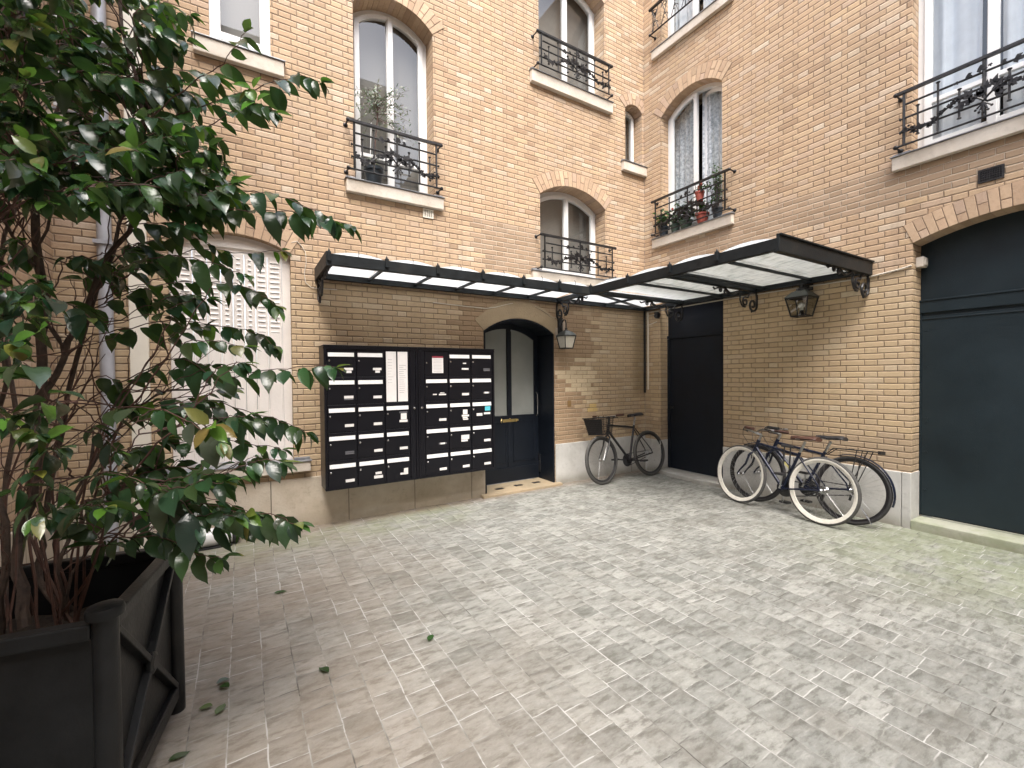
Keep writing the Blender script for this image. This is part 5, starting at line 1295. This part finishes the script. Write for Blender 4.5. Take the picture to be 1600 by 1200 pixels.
# bare reddish twigs in the open middle
for i in range(85):
    a = q.choice([0, 1, 2, 3, 4, 7, 8]); nd = [n for n, r in B_.nodes if r > .004]; p = q.choice(nd)
    if p.z > 2.3 or p.z < .8: continue
    d = Vector((q.uniform(-.4, 1), q.uniform(-.6, .6), q.uniform(.0, .7))).normalized(); Ls = q.uniform(.2, .5)
    B_.stem([p, p+d*Ls*.4+Vector((0, 0, -.01)), p+d*Ls*.75+Vector((q.uniform(-.04, .04), q.uniform(-.04, .04), .03)), p+d*Ls+Vector((0, 0, .05))], .0028, .001, False, 4, .006)
for i in range(15):
    a0 = base(q.uniform(-.12, .14), q.uniform(-.12, .12)); e_ = pp(q.uniform(20, 400), q.uniform(430, 760), q.uniform(1.5, 1.95)); mid = a0.lerp(e_, .45)+Vector((-.08, 0, .06))
    B_.stem([a0, mid, a0.lerp(e_, .75)+Vector((-.03, 0, .04)), e_], q.uniform(.004, .006), .0014, False, 5, .008)
for (x, y, wd_, n) in ((330, 665, 1.25, 8), (385, 800, 1.5, 3), (68, 690, 1.05, 3), (60, 520, 1.1, 3), (215, 235, 1.2, 3), (250, 15, 1.7, 2), (400, 160, 1.6, 4), (395, 140, 1.6, 3), (60, 245, 1.2, 3)):
    c_ = pp(x, y, wd_)
    for i in range(n): leaf(B_.lv, c_, rv*q.uniform(-1, 1)+Vector((0, 0, q.uniform(-.8, .6)))-fw*q.uniform(0, .5), -fw+Vector((0, 0, .7)), .07*q.uniform(.8, 1.1), .034, q, q.choice(LT), .2)
B_.wood.build('trunk', M['bark'], TR, smooth=True); B_.twig.build('twigs', M['twig'], TR, weld=False, smooth=True, normals=False)
B_.lv.build('foliage', M['leaf'], TR, weld=False, smooth=True, normals=False)
# fallen leaves
fl = [((673,998),'fallen green leaf lying alone in the middle of the paving',.9),((507,1049),'curled fallen leaf on the paving left of the lone middle leaf',2.),((352,1066),'fallen leaf, upper one of a crossed pair near the planter',.2),((348,1075),'fallen leaf, lower one of a crossed pair near the planter',2.4),((345,1110),'narrow green fallen leaf below the crossed pair',1.1),((318,1108),'pale yellowish fallen leaf just beside the planter foot',2.8),((281,1183),'fallen leaf at the bottom edge nearest the viewer',.3),((437,927),'small fallen leaf furthest from the viewer, below the mailboxes',0.)]
for i, ((x, y), lb, a) in enumerate(fl):
    dr_ = fw+rv*((x-800)/FPX)-uv*((y-600)/FPX); P_ = CAM+dr_*(-CAM.z/dr_.z); mb = MB(); q = random.Random(i+40)
    leaf(mb, (0, 0, .006), (math.cos(a), math.sin(a), .02), (0, 0, 1), .080, .036, q, (.10,.16,.05) if i in (4, 5) else (.035,.085,.03), .15, .5 if i in (1, 2, 3) else .2)
    for v in range(len(mb.v)): mb.v[v] = (mb.v[v][0]-.045*math.cos(a), mb.v[v][1]-.045*math.sin(a), max(mb.v[v][2]+.004, .003))
    o = mb.build('fallen_leaf', M['leaf'], None, weld=False, smooth=True, normals=False); o.location = (P_.x, P_.y, 0); tag(o, lb, 'leaf', 'leaves fallen on the paving')
# ------------------------------------------------ window-sill plants
def pot(t, x, y, z, r, h, mat):
    f = MB(); f.lathe((x, y, z), (0, 0, 1), [(r*.72, 0), (r*.95, h*.82), (r*1.06, h*.84), (r*1.08, h), (r*.96, h), (r*.90, h*.86)], 18)
    f.build('pot', M[mat], t, smooth=True); g = MB(); g.lathe((x, y, z+h*.86), (0, 0, 1), [(r*.93, 0), (r*.9, .004)], 14); g.build('soil', M['soil'], t)
def plant(name, label, cat, x, y, z, r, h, potmat, kind, ht, cols, seed, sp=.12, n=60, flowers=None, L=.04):
    t = thing(name, label, cat, (x, y, z), group=None); pot(t, x, y, z, r, h, potmat)
    q = random.Random(seed); S_ = MB(); L_ = MB(); F_ = MB(); zt = z+h*.86
    n = int(n*1.5); L *= 1.12; sp *= 1.15; ns = max(5, n//9)
    for i in range(ns):
        a = q.uniform(0, 6.28); rr = q.uniform(.1, 1)*sp; e_ = Vector((x+math.cos(a)*rr, y+math.sin(a)*rr, zt+ht*q.uniform(.45, 1)))
        b0 = Vector((x+q.uniform(-.3, .3)*r, y+q.uniform(-.3, .3)*r, zt)); m_ = b0.lerp(e_, .5)+Vector((q.uniform(-.02, .02), q.uniform(-.02, .02), .02)); S_.tube([b0, m_, e_], [.003, .0022, .0012], 4, cap=False)
        for j in range(9):
            f = .25+.75*j/8; p = b0.lerp(m_, f*2) if f < .5 else m_.lerp(e_, f*2-1)
            d = Vector((q.uniform(-1, 1), q.uniform(-1, 1), q.uniform(-.5, .6)))
            if kind == 'round': leaf(L_, p, d, (0, 0, 1), L*1.2, L*1.15, q, q.choice(cols), .2, .1)
            elif kind == 'olive': leaf(L_, p, d, (q.uniform(-1, 1), -1, .5), L, L*.2, q, q.choice(cols), .1, .2)
            else: leaf(L_, p, d, (0, 0, 1), L, L*.5, q, q.choice(cols), .3, .3)
        if flowers and q.random() < .35: F_.ball(e_, .018, 6)
    S_.build('stems', M['twig'], t, weld=False, normals=False); L_.build('foliage', M['leaf'], t, weld=False, smooth=True, normals=False)
    if F_.v: F_.build('flowers', M['terra'], t)
    return t
GR = [(.05,.11,.035), (.07,.14,.05), (.035,.08,.03)]
zs_ = 3.576
plant('potted_plant', 'round leaved plant in a dark pot at the left end of the corner window sill', 'potted plant', -.03, -.40, zs_, .075, .13, 'potdark', 'round', .26, [(.06,.13,.05), (.14,.24,.12), (.22,.32,.2)], 1, .11, 70, L=.055)
plant('potted_plant', 'purple leaved plant in a green trough in the middle of the corner window sill', 'potted plant', -.02, -.78, zs_, .09, .11, 'potgreen', 'leaf', .30, [(.045,.030,.045), (.06,.04,.055), (.05,.10,.05)], 2, .16, 110, True, .06)
plant('potted_plant', 'grey green plant in a green trough left of the purple one on the corner sill', 'potted plant', -.02, -.60, zs_, .07, .11, 'potgreen', 'leaf', .22, [(.10,.16,.11), (.15,.2,.15)], 3, .10, 70, L=.05)
plant('potted_plant', 'small leaved bushy plant in a terracotta pot on the corner window sill', 'potted plant', -.03, -1.05, zs_, .085, .13, 'terra', 'leaf', .26, GR, 4, .13, 90, L=.04)
plant('potted_plant', 'tall leafy plant in a dark pot at the right end of the corner window sill', 'potted plant', -.02, -1.27, zs_, .07, .13, 'potdark', 'leaf', .62, [(.07,.15,.07), (.04,.10,.04), (.12,.2,.1)], 5, .13, 150, L=.04)
t = plant('potted_plant', 'red hanging pot fixed inside the corner window railing', 'potted plant', -.085, -1.05, 3.86, .06, .13, 'terra', 'leaf', .12, GR, 6, .08, 40, True, .035)
f = MB(); f.tube([(-.085, -1.0, 3.97), (-.12, -1.0, 4.12)], .004, 5); f.build('hook', M['iron'], t)
t = plant('olive_tree', 'thin silvery olive sapling in a black pot on the tall window sill', 'potted plant', -4.18, .09, 3.60, .10, .20, 'potdark', 'olive', .2, [(.20,.22,.17), (.30,.32,.27), (.13,.15,.10)], 7, .05, 10, L=.05)
q = random.Random(17); S_ = MB(); L_ = MB(); top = Vector((-4.13, .08, 4.42)); S_.tube([(-4.18, .09, 3.77), (-4.165, .085, 4.05), top], [.008, .007, .006], 6)
for i in range(44):
    a = q.uniform(0, 6.28); d = Vector((math.cos(a)*q.uniform(.3, 1.), math.sin(a)*.35, q.uniform(-.35, 1.))).normalized(); Ls = q.uniform(.18, .50)
    b0 = top+Vector((0, 0, q.uniform(-.12, .12))); e_ = b0+d*Ls+Vector((.06, -.02, -.12*(Ls/.4)**2)); m_ = b0.lerp(e_, .5)+Vector((0, 0, .05)); S_.tube([b0, m_, e_], [.003, .002, .001], 4, cap=False)
    for j in range(15):
        f_ = .2+.8*j/14; p = b0.lerp(m_, f_*2) if f_ < .5 else m_.lerp(e_, f_*2-1)
        leaf(L_, p, Vector((q.uniform(-1, 1), q.uniform(-.6, .6), q.uniform(-.9, .7))), (q.uniform(-1, 1), -1, q.uniform(-.5, 1)), .045*q.uniform(.7, 1.2), .010, q, q.choice([(.20,.23,.17), (.32,.34,.28), (.12,.14,.09)]), .1, .2)
S_.build('branches', M['twig'], t, weld=False, normals=False); L_.build('crown', M['leaf'], t, weld=False, smooth=True, normals=False)
f = MB(); f.bar((-4.22, .10, 3.77), (-4.20, .10, 4.30), .012, .006); f.build('plant_stake', M['alu'], t)
